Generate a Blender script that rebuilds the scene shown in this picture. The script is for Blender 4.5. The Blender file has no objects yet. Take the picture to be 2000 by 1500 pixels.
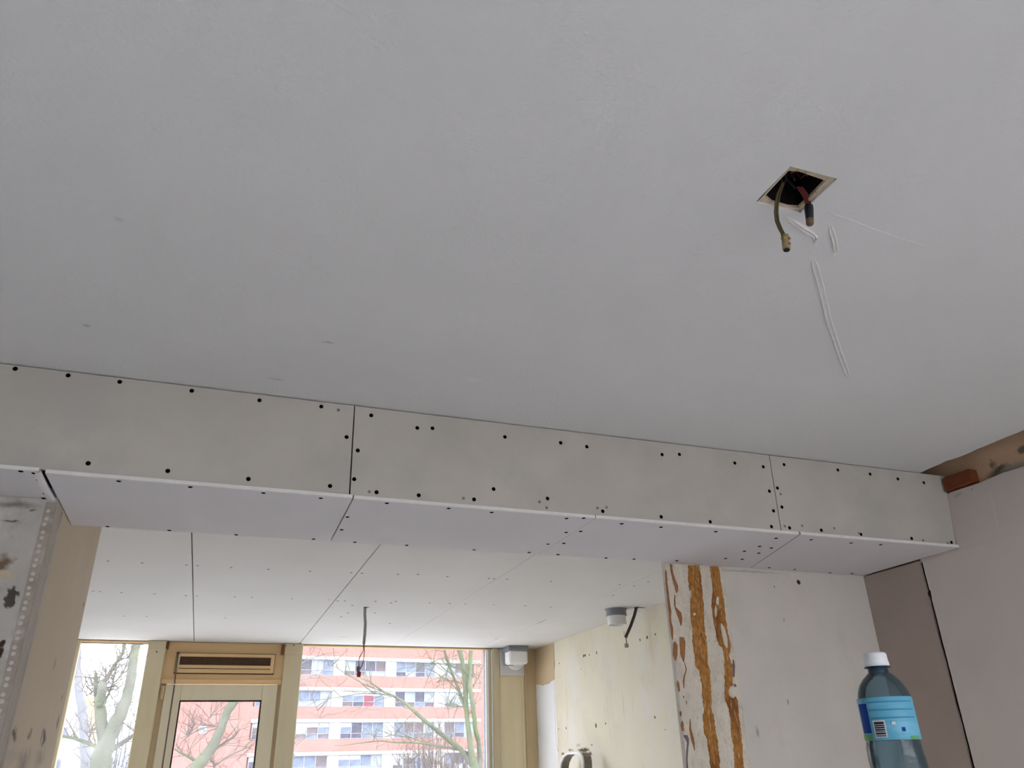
import bpy, math, random
from mathutils import Matrix, Vector, Euler, noise as mnoise

# ------------------------------------------------------------------ camera, sky, exposure
scn = bpy.context.scene
col = scn.collection
CAM = Vector((0.0, 0.0, 1.55))
FPX = 1516.43                      # focal length in pixels of the 2000 x 1500 frame
ROT = Euler((math.radians(115.893), math.radians(1.39), math.radians(-19.976)), 'XYZ')
cd = bpy.data.cameras.new('camera')
cd.sensor_fit = 'HORIZONTAL'
cd.sensor_width = 36.0
cd.lens = FPX * 36.0 / 2000.0
cd.clip_start, cd.clip_end = 0.02, 600
cam = bpy.data.objects.new('camera', cd)
cam.location, cam.rotation_euler = CAM, ROT
col.objects.link(cam)
scn.camera = cam

SKY = 6.5
world = bpy.data.worlds.new('overcast_sky')
scn.world = world
world.use_nodes = True
bg = world.node_tree.nodes['Background']
bg.inputs['Color'].default_value = (0.955, 0.98, 1.05, 1)
bg.inputs['Strength'].default_value = SKY

scn.view_settings.view_transform = 'Standard'
scn.view_settings.look = 'None'
scn.view_settings.gamma = 1.0
scn.view_settings.use_curve_mapping = False
scn.view_settings.exposure = 0.0
scn.cycles.max_bounces = 7
scn.cycles.diffuse_bounces = 5
scn.cycles.glossy_bounces = 2
scn.cycles.transparent_max_bounces = 16
scn.cycles.caustics_reflective = False
scn.cycles.caustics_refractive = False
scn.cycles.sample_clamp_indirect = 6
scn.cycles.use_adaptive_sampling = True
scn.cycles.adaptive_threshold = 0.1


# ------------------------------------------------------------------ helpers
RM = ROT.to_matrix()


def at(u, v, ax, val):
    """the point of the plane ax = val that the photograph shows at pixel u, v"""
    d = RM @ Vector(((u - 1000) / FPX, (750 - v) / FPX, -1.0))
    i = 'xyz'.index(ax)
    t = (val - CAM[i]) / d[i]
    return CAM + d * t


def lin(rgb):
    return tuple((c / 255 / 12.92) if c / 255 <= .04045 else ((c / 255 + .055) / 1.055) ** 2.4 for c in rgb)


def tag(o, label=None, cat=None, group=None, kind=None):
    if label: o['label'] = label
    if cat: o['category'] = cat
    if group: o['group'] = group
    if kind: o['kind'] = kind
    return o


def empty(name, loc=(0, 0, 0), rz=0.0, parent=None):
    o = bpy.data.objects.new(name, None)
    o.empty_display_size = .1
    o.location, o.rotation_euler = loc, (0, 0, rz)
    o.parent = parent
    col.objects.link(o)
    return o


def mesh(name, verts, faces, mat=None, smooth=False):
    m = bpy.data.meshes.new(name)
    m.from_pydata([tuple(v) for v in verts], [], faces)
    if smooth:
        m.polygons.foreach_set('use_smooth', [True] * len(m.polygons))
    if mat: m.materials.append(mat)
    m.update()
    return m


def put(name, me, parent=None, loc=(0, 0, 0)):
    o = bpy.data.objects.new(name, me)
    o.location = loc
    o.parent = parent
    col.objects.link(o)
    return o


def obj(name, verts, faces, mat, parent=None, smooth=False):
    return put(name, mesh(name, verts, faces, mat, smooth), parent)


class MB:
    """collects shapes that become one mesh"""
    def __init__(self): self.v, self.f = [], []

    def add(self, v, f):
        n = len(self.v)
        self.v += [Vector(p) for p in v]
        self.f += [tuple(i + n for i in q) for q in f]
        return self

    def box(self, x0, x1, y0, y1, z0, z1):
        return self.add([(x0, y0, z0), (x1, y0, z0), (x1, y1, z0), (x0, y1, z0), (x0, y0, z1), (x1, y0, z1), (x1, y1, z1), (x0, y1, z1)],
                        [(0, 3, 2, 1), (4, 5, 6, 7), (0, 1, 5, 4), (1, 2, 6, 5), (2, 3, 7, 6), (3, 0, 4, 7)])

    def bevbox(self, x0, x1, y0, y1, z0, z1, b=.004):
        """box with chamfered edges"""
        X, Y, Z = (x0, x1), (y0, y1), (z0, z1)
        v, idx = [], {}
        for i in (0, 1):
            for j in (0, 1):
                for k in (0, 1):
                    sx, sy, sz = (1 - 2 * i) * b, (1 - 2 * j) * b, (1 - 2 * k) * b
                    for a, p in enumerate(((X[i], Y[j] + sy, Z[k] + sz), (X[i] + sx, Y[j], Z[k] + sz), (X[i] + sx, Y[j] + sy, Z[k]))):
                        idx[i, j, k, a] = len(v); v.append(p)
        f = []
        for i in (0, 1):
            f.append([idx[i, 0, 0, 0], idx[i, 1, 0, 0], idx[i, 1, 1, 0], idx[i, 0, 1, 0]][::(1 if i else -1)])
            f.append([idx[0, i, 0, 1], idx[1, i, 0, 1], idx[1, i, 1, 1], idx[0, i, 1, 1]][::(-1 if i else 1)])
            f.append([idx[0, 0, i, 2], idx[1, 0, i, 2], idx[1, 1, i, 2], idx[0, 1, i, 2]][::(1 if i else -1)])
        for i in (0, 1):
            for j in (0, 1):
                f.append([idx[i, j, 0, 0], idx[i, j, 1, 0], idx[i, j, 1, 1], idx[i, j, 0, 1]])
                f.append([idx[i, 0, j, 0], idx[i, 1, j, 0], idx[i, 1, j, 2], idx[i, 0, j, 2]])
                f.append([idx[0, i, j, 1], idx[1, i, j, 1], idx[1, i, j, 2], idx[0, i, j, 2]])
                for k in (0, 1):
                    f.append([idx[i, j, k, 0], idx[i, j, k, 1], idx[i, j, k, 2]])
        return self.add(v, [tuple(q) for q in f])

    def prism(self, poly, axis, a0, a1):
        """polygon in the two other axes, extruded along axis from a0 to a1"""
        def p3(p, a):
            return {'x': (a, p[0], p[1]), 'y': (p[0], a, p[1]), 'z': (p[0], p[1], a)}[axis]
        n = len(poly)
        v = [p3(p, a0) for p in poly] + [p3(p, a1) for p in poly]
        f = [tuple(range(n)), tuple(range(2 * n - 1, n - 1, -1))]
        f += [(i, i + n, (i + 1) % n + n, (i + 1) % n) for i in range(n)]
        return self.add(v, f)

    def tube(self, pts, r, n=8, cap=True, squash=None):
        pts = [Vector(p) for p in pts]
        rs = r if isinstance(r, (list, tuple)) else [r] * len(pts)
        v, f = [], []
        side = None
        for i, p in enumerate(pts):
            t = (pts[min(i + 1, len(pts) - 1)] - pts[max(i - 1, 0)])
            t = t.normalized() if t.length > 1e-9 else Vector((0, 0, 1))
            if side is None:
                side = t.orthogonal().normalized()
            side = (side - t * side.dot(t))
            side = side.normalized() if side.length > 1e-6 else t.orthogonal().normalized()
            up = t.cross(side)
            for k in range(n):
                a = 2 * math.pi * k / n
                v.append(p + side * math.cos(a) * rs[i] + up * math.sin(a) * rs[i])
        for i in range(len(pts) - 1):
            for k in range(n):
                f.append((i * n + k, i * n + (k + 1) % n, (i + 1) * n + (k + 1) % n, (i + 1) * n + k))
        if cap:
            f.append(tuple(range(n - 1, -1, -1)))
            f.append(tuple((len(pts) - 1) * n + k for k in range(n)))
        return self.add(v, f)

    def lathe(self, prof, c, n=32, a0=0.0, a1=None, wave=None):
        """profile (r, z) turned about the vertical through c"""
        full = a1 is None
        a1 = 2 * math.pi if full else a1
        m = n if full else n + 1
        v, f = [], []
        for r, z in prof:
            for k in range(m):
                a = a0 + (a1 - a0) * k / n
                rr = r + (wave(a, z) if wave else 0)
                v.append((c[0] + rr * math.cos(a), c[1] + rr * math.sin(a), c[2] + z))
        for i in range(len(prof) - 1):
            for k in range(n if full else n):
                k2 = (k + 1) % m if full else k + 1
                f.append((i * m + k, i * m + k2, (i + 1) * m + k2, (i + 1) * m + k))
        return self.add(v, f)

    def build(self, name, mat, parent=None, smooth=False):
        return obj(name, self.v, self.f, mat, parent, smooth)


# ------------------------------------------------------------------ materials
def newmat(name):
    m = bpy.data.materials.new(name)
    m.use_nodes = True
    return m, m.node_tree.nodes, m.node_tree.links, m.node_tree.nodes['Principled BSDF']


def mat(name, rgb, rough=.85, var=.06, vs=3.0, bump=0.0, bs=120.0, bd=.004, blobs=(), spec=.25, stretch=(1, 1, 1), metal=0.0, detail=5, tints=()):
    """procedural surface: base colour with broad variation, fine relief, and stains of their own shape"""
    m, N, L, B = newmat(name)
    B.inputs['Roughness'].default_value = rough
    B.inputs['Specular IOR Level'].default_value = spec
    B.inputs['Metallic'].default_value = metal
    tc = N.new('ShaderNodeTexCoord')
    mp = N.new('ShaderNodeMapping')
    mp.inputs['Scale'].default_value = stretch
    L.new(tc.outputs['Object'], mp.inputs['Vector'])
    nz = N.new('ShaderNodeTexNoise')
    nz.inputs['Scale'].default_value = vs
    nz.inputs['Detail'].default_value = detail
    L.new(mp.outputs['Vector'], nz.inputs['Vector'])
    c = lin(rgb)
    rp = N.new('ShaderNodeValToRGB')
    rp.color_ramp.elements[0].position, rp.color_ramp.elements[1].position = .3, .7
    rp.color_ramp.elements[0].color = (*[x * (1 - var) for x in c], 1)
    rp.color_ramp.elements[1].color = (*[min(1, x * (1 + var)) for x in c], 1)
    L.new(nz.outputs['Fac'], rp.inputs['Fac'])
    out = rp.outputs['Color']
    for (trgb, tscale, lo, hi, amt, tst) in tints:      # a second colour in noise-shaped patches
        mp2 = N.new('ShaderNodeMapping'); mp2.inputs['Scale'].default_value = tst
        mp2.inputs['Location'].default_value = (tscale, tscale * .37, lo * 9)
        L.new(tc.outputs['Object'], mp2.inputs['Vector'])
        n2 = N.new('ShaderNodeTexNoise'); n2.inputs['Scale'].default_value = tscale; n2.inputs['Detail'].default_value = 5
        n2.inputs['Roughness'].default_value = .62
        L.new(mp2.outputs['Vector'], n2.inputs['Vector'])
        mr = N.new('ShaderNodeMapRange'); mr.inputs[1].default_value, mr.inputs[2].default_value = lo, hi
        mr.inputs[4].default_value = amt
        L.new(n2.outputs['Fac'], mr.inputs[0])
        mx = N.new('ShaderNodeMix'); mx.data_type = 'RGBA'
        L.new(mr.outputs[0], mx.inputs[0]); L.new(out, mx.inputs[6]); mx.inputs[7].default_value = (*lin(trgb), 1)
        out = mx.outputs[2]
    warps = {}
    for (ctr, rad, brgb, amp, asc, soft, amt) in blobs:
        if (amp, asc) not in warps:
            wn = N.new('ShaderNodeTexNoise'); wn.inputs['Scale'].default_value = asc; wn.inputs['Detail'].default_value = 6
            L.new(tc.outputs['Object'], wn.inputs['Vector'])
            s = N.new('ShaderNodeVectorMath'); s.operation = 'SUBTRACT'; s.inputs[1].default_value = (.5, .5, .5)
            L.new(wn.outputs['Color'], s.inputs[0])
            k = N.new('ShaderNodeVectorMath'); k.operation = 'SCALE'; k.inputs['Scale'].default_value = amp
            L.new(s.outputs[0], k.inputs[0])
            a = N.new('ShaderNodeVectorMath'); a.operation = 'ADD'
            L.new(k.outputs[0], a.inputs[0]); L.new(tc.outputs['Object'], a.inputs[1])
            warps[amp, asc] = a.outputs[0]
        s = N.new('ShaderNodeVectorMath'); s.operation = 'SUBTRACT'; s.inputs[1].default_value = ctr
        L.new(warps[amp, asc], s.inputs[0])
        d = N.new('ShaderNodeVectorMath'); d.operation = 'DIVIDE'; d.inputs[1].default_value = rad
        L.new(s.outputs[0], d.inputs[0])
        ln = N.new('ShaderNodeVectorMath'); ln.operation = 'LENGTH'
        L.new(d.outputs[0], ln.inputs[0])
        mr = N.new('ShaderNodeMapRange'); mr.inputs[1].default_value, mr.inputs[2].default_value = 1 - soft, 1
        mr.inputs[3].default_value, mr.inputs[4].default_value = amt, 0
        L.new(ln.outputs['Value'], mr.inputs[0])
        mx = N.new('ShaderNodeMix'); mx.data_type = 'RGBA'
        L.new(mr.outputs[0], mx.inputs[0]); L.new(out, mx.inputs[6]); mx.inputs[7].default_value = (*lin(brgb), 1)
        out = mx.outputs[2]
    L.new(out, B.inputs['Base Color'])
    if bump:
        bn = N.new('ShaderNodeTexNoise'); bn.inputs['Scale'].default_value = bs; bn.inputs['Detail'].default_value = 3
        L.new(mp.outputs['Vector'], bn.inputs['Vector'])
        b = N.new('ShaderNodeBump'); b.inputs['Strength'].default_value = bump; b.inputs['Distance'].default_value = bd
        L.new(bn.outputs['Fac'], b.inputs['Height'])
        L.new(b.outputs['Normal'], B.inputs['Normal'])
    return m


def glassmat(name, tint=(1, 1, 1), haze=0.0, hazecol=(1, 1, 1), refl=0.12):
    """thin pane: clear, mirrors a little at grazing angles, with a film of dirt"""
    m, N, L, B = newmat(name)
    N.remove(B)
    tr = N.new('ShaderNodeBsdfTransparent'); tr.inputs[0].default_value = (*tint, 1)
    gl = N.new('ShaderNodeBsdfGlossy'); gl.inputs['Roughness'].default_value = .03
    fr = N.new('ShaderNodeFresnel'); fr.inputs['IOR'].default_value = 1.45
    mu = N.new('ShaderNodeMath'); mu.operation = 'MULTIPLY'; mu.inputs[1].default_value = refl
    L.new(fr.outputs[0], mu.inputs[0])
    mx = N.new('ShaderNodeMixShader')
    L.new(mu.outputs[0], mx.inputs[0]); L.new(tr.outputs[0], mx.inputs[1]); L.new(gl.outputs[0], mx.inputs[2])
    last = mx
    if haze:
        df = N.new('ShaderNodeBsdfTranslucent'); df.inputs[0].default_value = (*hazecol, 1)
        tc = N.new('ShaderNodeTexCoord')
        nz = N.new('ShaderNodeTexNoise'); nz.inputs['Scale'].default_value = 6; nz.inputs['Detail'].default_value = 6
        L.new(tc.outputs['Object'], nz.inputs['Vector'])
        mr = N.new('ShaderNodeMapRange'); mr.inputs[1].default_value, mr.inputs[2].default_value = .3, .7
        mr.inputs[3].default_value, mr.inputs[4].default_value = haze * .6, haze * 1.4
        L.new(nz.outputs['Fac'], mr.inputs[0])
        m2 = N.new('ShaderNodeMixShader')
        L.new(mr.outputs[0], m2.inputs[0]); L.new(mx.outputs[0], m2.inputs[1]); L.new(df.outputs[0], m2.inputs[2])
        last = m2
    L.new(last.outputs[0], N['Material Output'].inputs['Surface'])
    return m


# ------------------------------------------------------------------ dimensions (metres, floor at 0)
H = 2.60                 # ceiling of the near room
YB, YB2 = 2.32, 2.845    # front and back of the boxed beam
ZF, ZU = 2.297, 2.285    # bottom of its front boards, underside of its soffit boards
XR = 2.79                # lining of the right wall
XO = 2.845               # old wall behind the lining
XS = 1.738               # free edge of the wall stub under the beam
XL = -0.495              # jamb of the left pier
YP, YK = 2.552, 3.50     # front and back of that pier
YF = 7.117               # inner face of the window front
HF = 2.49                # ceiling boards of the far room
XF = 2.837               # right wall of the far room
random.seed(4)

# ------------------------------------------------------------------ the setting
M_ceil = mat('roller_painted_ceiling', (227, 226, 225), .9, .025, 1.3, bump=.32, bs=95, bd=.004, detail=3, blobs=[
    ((*at(170, 636, 'z', H)[:2], H), (.012, .012, .05), (176, 174, 172), .02, 60, .6, .6), ((*at(640, 669, 'z', H)[:2], H), (.02, .008, .05), (184, 182, 180), .02, 60, .6, .6),
    ((*at(540, 740, 'z', H)[:2], H), (.03, .012, .05), (190, 188, 186), .03, 40, .8, .6), ((*at(925, 742, 'z', H)[:2], H), (.04, .02, .05), (238, 237, 236), .03, 40, .8, .6),
    ((*at(232, 428, 'z', H)[:2], H), (.012, .01, .05), (198, 196, 195), .02, 60, .8, .6)])
M_slab = mat('concrete', (120, 116, 110), .95, .1, 4, bump=.3, bs=40)
M_floor = mat('screed_floor', (212, 213, 215), .9, .12, 2.2, bump=.2, bs=60)
M_plain = mat('old_white_plaster', (226, 226, 227), .9, .07, 2.5, bump=.25, bs=50)
M_old = mat('brown_painted_old_wall', (220, 184, 150), .9, .08, 6, bump=.3, bs=60, blobs=[
    ((XO, 2.08, 2.535), (.03, .075, .03), (112, 104, 92), .05, 22, .5, 1), ((XO, 2.10, 2.575), (.03, .02, .02), (125, 118, 106), .05, 30, .6, .9),
    ((XO, 1.955, 2.585), (.03, .035, .022), (110, 104, 92), .04, 26, .5, .9), ((XO, 2.0, 2.53), (.03, .12, .022), (176, 168, 152), .04, 24, .5, .9),
    ((XO, 1.87, 2.54), (.03, .06, .05), (84, 72, 56), .05, 22, .4, 1), ((XO, 1.6, 2.54), (.03, .1, .04), (100, 92, 80), .06, 22, .4, 1)])

mb = MB().box(-3.4, 3.05, -3.3, 7.25, -.25, 0)
tag(mb.build('floor', M_floor), 'bare pale grey screed floor of the gutted flat', 'floor', kind='structure')
mb = MB().box(-3.4, 3.05, -3.3, 7.25, 2.84, 3.05)  # unseen slab, added over the whole footprint to keep sky light out
tag(mb.build('light_blocking_slab', M_slab), 'unseen concrete slab above the ceilings, added to block light', 'ceiling', kind='structure')

# near ceiling with the square lamp-box hole and a ragged right edge
HX0, HX1, HY0, HY1 = .955, 1.070, .930, 1.046
edge = []
y = -3.0
while y < 2.9:
    edge.append((2.700 + .014 * mnoise.noise(Vector((y * 7, 0, 0))) + .008 * mnoise.noise(Vector((y * 31, 3, 0))), y)); y += .035
xs = [-3.2, HX0, HX1]
V, F = [], []
def q(a): V.append(a); return len(V) - 1
def rect(x0, x1, y0, y1, z):
    i = [q((x0, y0, z)), q((x0, y1, z)), q((x1, y1, z)), q((x1, y0, z))]; F.append(tuple(i))
rect(-3.2, HX0, -3.0, 2.9, H)
rect(HX0, HX1, -3.0, HY0, H)
rect(HX0, HX1, HY1, 2.9, H)
for (xa, ya), (xb, yb_) in zip(edge[:-1], edge[1:]):
    i = [q((HX1, ya, H)), q((HX1, yb_, H)), q((xb, yb_, H)), q((xa, ya, H))]; F.append(tuple(i))
    i = [q((xa, ya, H)), q((xb, yb_, H)), q((xb + .004, yb_, H + .055)), q((xa + .004, ya, H + .055))]; F.append(tuple(i))
for a, b in (((HX0, HY0), (HX1, HY0)), ((HX1, HY0), (HX1, HY1)), ((HX1, HY1), (HX0, HY1)), ((HX0, HY1), (HX0, HY0))):
    i = [q((*a, H)), q((*b, H)), q((*b, H + .012)), q((*a, H + .012))]; F.append(tuple(i))
ceiling = obj('ceiling', V, F, M_ceil)
tag(ceiling, 'white roller-painted ceiling with a square lamp hole', 'ceiling', kind='structure')

# filled chase and plaster ridges beside the hole
M_ridge = mat('ceiling_filler', (226, 224, 221), .85, .04, 20, bump=.4, bs=80)
def ridge(name, pts, w, hgt, sink=False):
    """low rough ridge of filler following a line on the ceiling"""
    P = [at(u, v, 'z', H) for u, v in pts]
    L_ = []
    for a, b in zip(P[:-1], P[1:]):
        n = max(2, int((b - a).length / .012))
        L_ += [a.lerp(b, i / n) for i in range(n)]
    L_.append(P[-1])
    V, F = [], []
    for i, p in enumerate(L_):
        t = (L_[min(i + 1, len(L_) - 1)] - L_[max(0, i - 1)]).normalized()
        s = Vector((-t.y, t.x, 0))
        fade = min(1, i / 2, (len(L_) - 1 - i) / 2)
        for k, (o, z) in enumerate(((-1, 0.0005), (-.55, -1), (-.2, -.5), (.25, -.45), (.6, -1.15), (1, .0005))):
            j = mnoise.noise(Vector((i * .45, k * 2.3, w * 900))) * .35
            zz = z if z > 0 else z * hgt * fade * (1 + j)
            V.append(p + s * (o + j * .4) * w * .5 * (.55 + .45 * fade) + Vector((0, 0, zz)))
        if i:
            for k in range(5):
                F.append((i * 6 + k - 6, i * 6 + k - 5, i * 6 + k + 1, i * 6 + k))
    obj(name, V, F, M_ridge, ceiling)
ridge('filled_chase', [(1588, 506), (1603, 560), (1618, 625), (1640, 690), (1658, 738)], .019, .0032)
ridge('filler_ridge', [(1606, 412), (1650, 425), (1730, 456), (1828, 488)], .004, .0007)
ridge('filler_ridge', [(1536, 424), (1560, 440), (1596, 464)], .014, .004)
ridge('filler_ridge', [(1621, 440), (1630, 470), (1633, 496)], .013, .004)
ridge('filler_ridge', [(1622, 497), (1634, 495)], .016, .005)
ridge('filler_ridge', [(1586, 456), (1592, 463), (1590, 478)], .012, .006)
ridge('filler_ridge', [(1557, 502), (1563, 506)], .010, .004)

# walls
mb = MB().box(-3.4, -3.2, -3.3, YK, 0, 2.84)
tag(mb.build('wall_left', M_plain), 'plastered left wall of the near room', 'wall', kind='structure')
M_rl = mat('pinkish_skim_board', (212, 202, 194), .9, .035, 3, bump=.12, bs=90, tints=[((214, 206, 200), 5, .52, .7, .6, (1, 1, .18))], blobs=[
    ((XR, 2.12, 2.40), (.05, .006, .11), (218, 212, 208), .02, 30, .5, .7), ((XR, 1.98, 2.36), (.05, .006, .17), (216, 210, 206), .02, 30, .5, .6),
    ((XR, 2.27, 2.495), (.05, .03, .012), (170, 158, 148), .03, 40, .6, .7), ((XR, 2.2, 2.50), (.05, .004, .006), (110, 104, 98), .01, 60, .4, .8)])
M_rs = mat('darker_reveal_board', (172, 158, 148), .92, .05, 4, bump=.15, bs=90)  # reveal board, a darker grey-brown than the lining beside it
wr = obj('wall_right', *(lambda m: (m.v, m.f))(MB().box(XO, 3.05, -3.3, 2.85, 0, 2.84)), M_old)
tag(wr, 'right wall with brown old paint bare above its lining', 'wall', kind='structure')
# lining board, its top leaning back a little, its edge along the crack slightly broken
prof_t = []
yy = -3.0
V, F = [], []
ys = [-3.0 + i * .05 for i in range(int((2.513 + 3.0) / .05) + 1)] + [2.513]
lv = [0, .6, 1.2, 1.5, 1.8, 2.1, 2.27, 2.40, 2.515]
def lean(z): return XR if z < 2.27 else XR + .026 * (z - 2.27) / .245
for i, y in enumerate(ys):
    for j, z in enumerate(lv):
        zz = z + (.006 * mnoise.noise(Vector((y * 9, 1, 0))) + .004 * mnoise.noise(Vector((y * 40, 4, 0))) if j == len(lv) - 1 else 0)
        V.append((lean(z), y, zz))
n0 = len(V); nl = len(lv)
for i in range(len(ys) - 1):
    for j in range(nl - 1):
        F.append((i * nl + j, i * nl + j + 1, (i + 1) * nl + j + 1, (i + 1) * nl + j))
    V += [(lean(2.515) + .028, ys[i], lv[-1]), (lean(2.515) + .028, ys[i + 1], lv[-1])]
    F.append((i * nl + nl - 1, len(V) - 2, len(V) - 1, (i + 1) * nl + nl - 1))
# free edge along the crack, wavy
E0 = len(V)
for k in range(46):
    z = 2.275 * k / 45
    yv = 2.5145 + .003 * mnoise.noise(Vector((0, 7, z * 9))) + .002 * mnoise.noise(Vector((0, 3, z * 33)))
    V += [(XR, 2.505, z), (XR, yv, z), (XR + .05, yv, z)]
    if k:
        F += [(E0 + 3 * k - 3, E0 + 3 * k, E0 + 3 * k + 1, E0 + 3 * k - 2), (E0 + 3 * k - 2, E0 + 3 * k + 1, E0 + 3 * k + 2, E0 + 3 * k - 1)]
obj('lining_board', V, F, M_rl, wr)
# crumbled chip beside the crack
V, F = [], []
for k in range(10):
    a = k / 10 * 2 * math.pi
    r = .011 + .004 * math.sin(a * 3 + 1)
    V.append((XR - .0012, 2.507 + r * .7 * math.cos(a), 2.135 + r * 1.5 * math.sin(a)))
obj('chipped_hole', V, [tuple(range(10))], mat('dark_cavity', (38, 30, 26), 1, .1), wr)
V, F = [], []
for k in range(46):
    z = 2.278 * k / 45
    yv = 2.5205 + .002 * mnoise.noise(Vector((0, 9, z * 12)))
    V += [(XR + .05, yv, z), (XR + .002, yv, z), (XR + .002, 2.70, z), (XR, 2.849, z)]
    if k:
        for j in range(3):
            b = 4 * k
            F.append((b - 4 + j, b + j, b + j + 1, b - 3 + j))
obj('reveal_board', V, F, M_rs, wr)

# wall stub under the beam with the torn-off strips
M_st = mat('skimmed_grey_plaster', (214, 207, 197), .9, .05, 3.5, bump=.12, bs=120,
           tints=[((214, 209, 203), 4, .5, .75, .6, (1, 1, .3)), ((190, 181, 171), 7, .55, .75, .4, (1, 1, .5))],
           blobs=[((2.415, 2.85, 2.236), (.012, .05, .013), (60, 34, 30), .01, 60, .4, 1),
                  ((2.28, 2.85, 2.21), (.005, .05, .006), (120, 105, 98), .01, 60, .5, .8), ((2.30, 2.85, 2.07), (.004, .05, .008), (120, 108, 100), .01, 60, .5, .8),
                  ((2.25, 2.85, 1.74), (.005, .05, .014), (118, 106, 98), .01, 60, .5, .7), ((2.08, 2.85, 1.63), (.012, .05, .025), (150, 144, 138), .02, 40, .8, .8),
                  ((2.13, 2.85, 2.27), (.25, .05, .007), (150, 140, 130), .02, 40, .8, .5)])
stub = MB().box(XS, 2.845, 2.85, 2.875, 0, 2.84).build('wall_stub', M_st)
tag(stub, 'grey plastered wall stub beside the opening with orange strips', 'wall', kind='structure')
M_col = mat('torn_wallpaper_plaster', (224, 215, 198), .95, .07, 30, bump=1.0, bs=110, bd=.008, tints=[((202, 190, 172), 16, .5, .68, .7, (1, 1, .6)), ((184, 168, 146), 70, .6, .7, .6, (1, 1, .5))],
            stretch=(1, 1, .6))
M_or = mat('orange_adhesive', (172, 118, 56), .8, .38, 110, bump=1.0, bs=150, bd=.005, stretch=(1, 1, .35), spec=.35,
           tints=[((128, 76, 36), 16, .5, .62, .9, (1, 1, .3)), ((208, 172, 120), 90, .55, .64, .8, (1, 1, .22)), ((104, 58, 30), 130, .58, .66, .8, (1, 1, .3))])
M_or2 = mat('brown_adhesive', (156, 106, 66), .75, .2, 26, bump=.7, bs=70, bd=.005, stretch=(1, 1, .35))
M_pg = mat('purple_grey_patch', (118, 108, 116), .9, .12, 20, bump=.3, bs=60)
# slightly proud torn plaster coat on the column
YC = 2.8478
V, F = [], []
nz_ = 60
for k in range(nz_ + 1):
    z = 2.284 * k / nz_
    V += [(XS + .0005, YC + .002, z), (XS + .003 + .002 * mnoise.noise(Vector((1, 1, z * 20))), YC, z), (2.018 + .006 * mnoise.noise(Vector((4, 1, z * 9))), YC, z), (2.026 + .006 * mnoise.noise(Vector((4, 1, z * 9))), YC + .003, z)]
    if k:
        for j in range(3):
            F.append((4 * k - 4 + j, 4 * k - 3 + j, 4 * k + 1 + j, 4 * k + j))
obj('torn_plaster_coat', V, F, M_col, stub)

def cpx(x, y):  # crop pixel of the column -> wall point
    p = at(1270 + .2734 * x, 1090 + .2734 * y, 'y', YC)
    return (p.x, p.z)
def strip(name, rows, m, th=.003, parent=stub, jit=.0042):
    """ragged strip standing proud of the column; rows of (y, left x, right x) down its length"""
    R_ = []
    for (ya, la, ra), (yb_, lb, rb) in zip(rows[:-1], rows[1:]):
        n = max(1, int((yb_ - ya) / 14))
        R_ += [(ya + (yb_ - ya) * i / n, la + (lb - la) * i / n, ra + (rb - ra) * i / n) for i in range(n)]
    R_.append(rows[-1])
    V, F = [], []
    sd = rows[0][0] * .37 + rows[0][1]
    for i, (y, l, r) in enumerate(R_):
        a, b = cpx(l, y), cpx(r, y)
        ja = jit * (mnoise.noise(Vector((i * .7, sd, 0))) + .7 * mnoise.noise(Vector((i * 2.1, sd, 5))))
        jb = jit * (mnoise.noise(Vector((i * .7, sd, 9))) + .7 * mnoise.noise(Vector((i * 2.1, sd, 15))))
        V += [(a[0] + ja, YC + .0005, a[1]), (a[0] + ja + .0015, YC - th, a[1]), (b[0] + jb - .0015, YC - th, b[1]), (b[0] + jb, YC + .0005, b[1])]
        if i:
            for j in range(3):
                F.append((4 * i - 4 + j, 4 * i - 3 + j, 4 * i + 1 + j, 4 * i + j))
    return obj(name, V, F, m, parent)
S1 = strip('adhesive_strip', [(52, 268, 350), (120, 268, 362), (200, 275, 368), (300, 285, 378), (400, 287, 385), (450, 292, 385), (540, 300, 395), (600, 302, 402), (700, 318, 410),
       (770, 318, 418), (800, 345, 425), (900, 368, 432), (1000, 372, 435), (1100, 385, 440), (1130, 375, 455), (1250, 385, 470), (1300, 405, 480), (1400, 418, 490), (1500, 430, 498),
       (1700, 448, 520), (2000, 480, 560), (2600, 550, 625)], M_or)
S2 = strip('adhesive_strip', [(60, 424, 488), (130, 432, 500), (180, 440, 505), (230, 448, 515), (280, 440, 522), (340, 436, 530), (430, 448, 538), (470, 455, 545), (500, 462, 548), (560, 470, 560),
       (620, 490, 575), (640, 512, 578), (700, 525, 562), (780, 528, 588), (900, 530, 590), (960, 530, 592), (1020, 535, 625), (1080, 560, 630), (1150, 572, 635),
       (1250, 578, 650), (1350, 595, 658), (1450, 600, 662), (1500, 600, 668), (1700, 622, 690), (2000, 655, 720), (2600, 720, 790)], M_or)
for rows, par in (([(275, 474, 482), (290, 467, 488), (320, 466, 488), (338, 474, 482)], S2), ([(335, 462, 468), (370, 455, 475), (410, 456, 472), (425, 462, 468)], S2),
             ([(468, 498, 510), (510, 500, 532), (570, 512, 547), (620, 525, 552), (645, 540, 550)], S2), ([(915, 570, 590), (945, 555, 605), (985, 560, 605), (1000, 580, 595)], S2),
             ([(230, 280, 286), (250, 279, 292), (285, 283, 291)], S1), ([(392, 305, 318), (402, 300, 325), (412, 306, 318)], S1)):
    strip('plaster_flake', rows, M_col, .005, par, .001)
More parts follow.
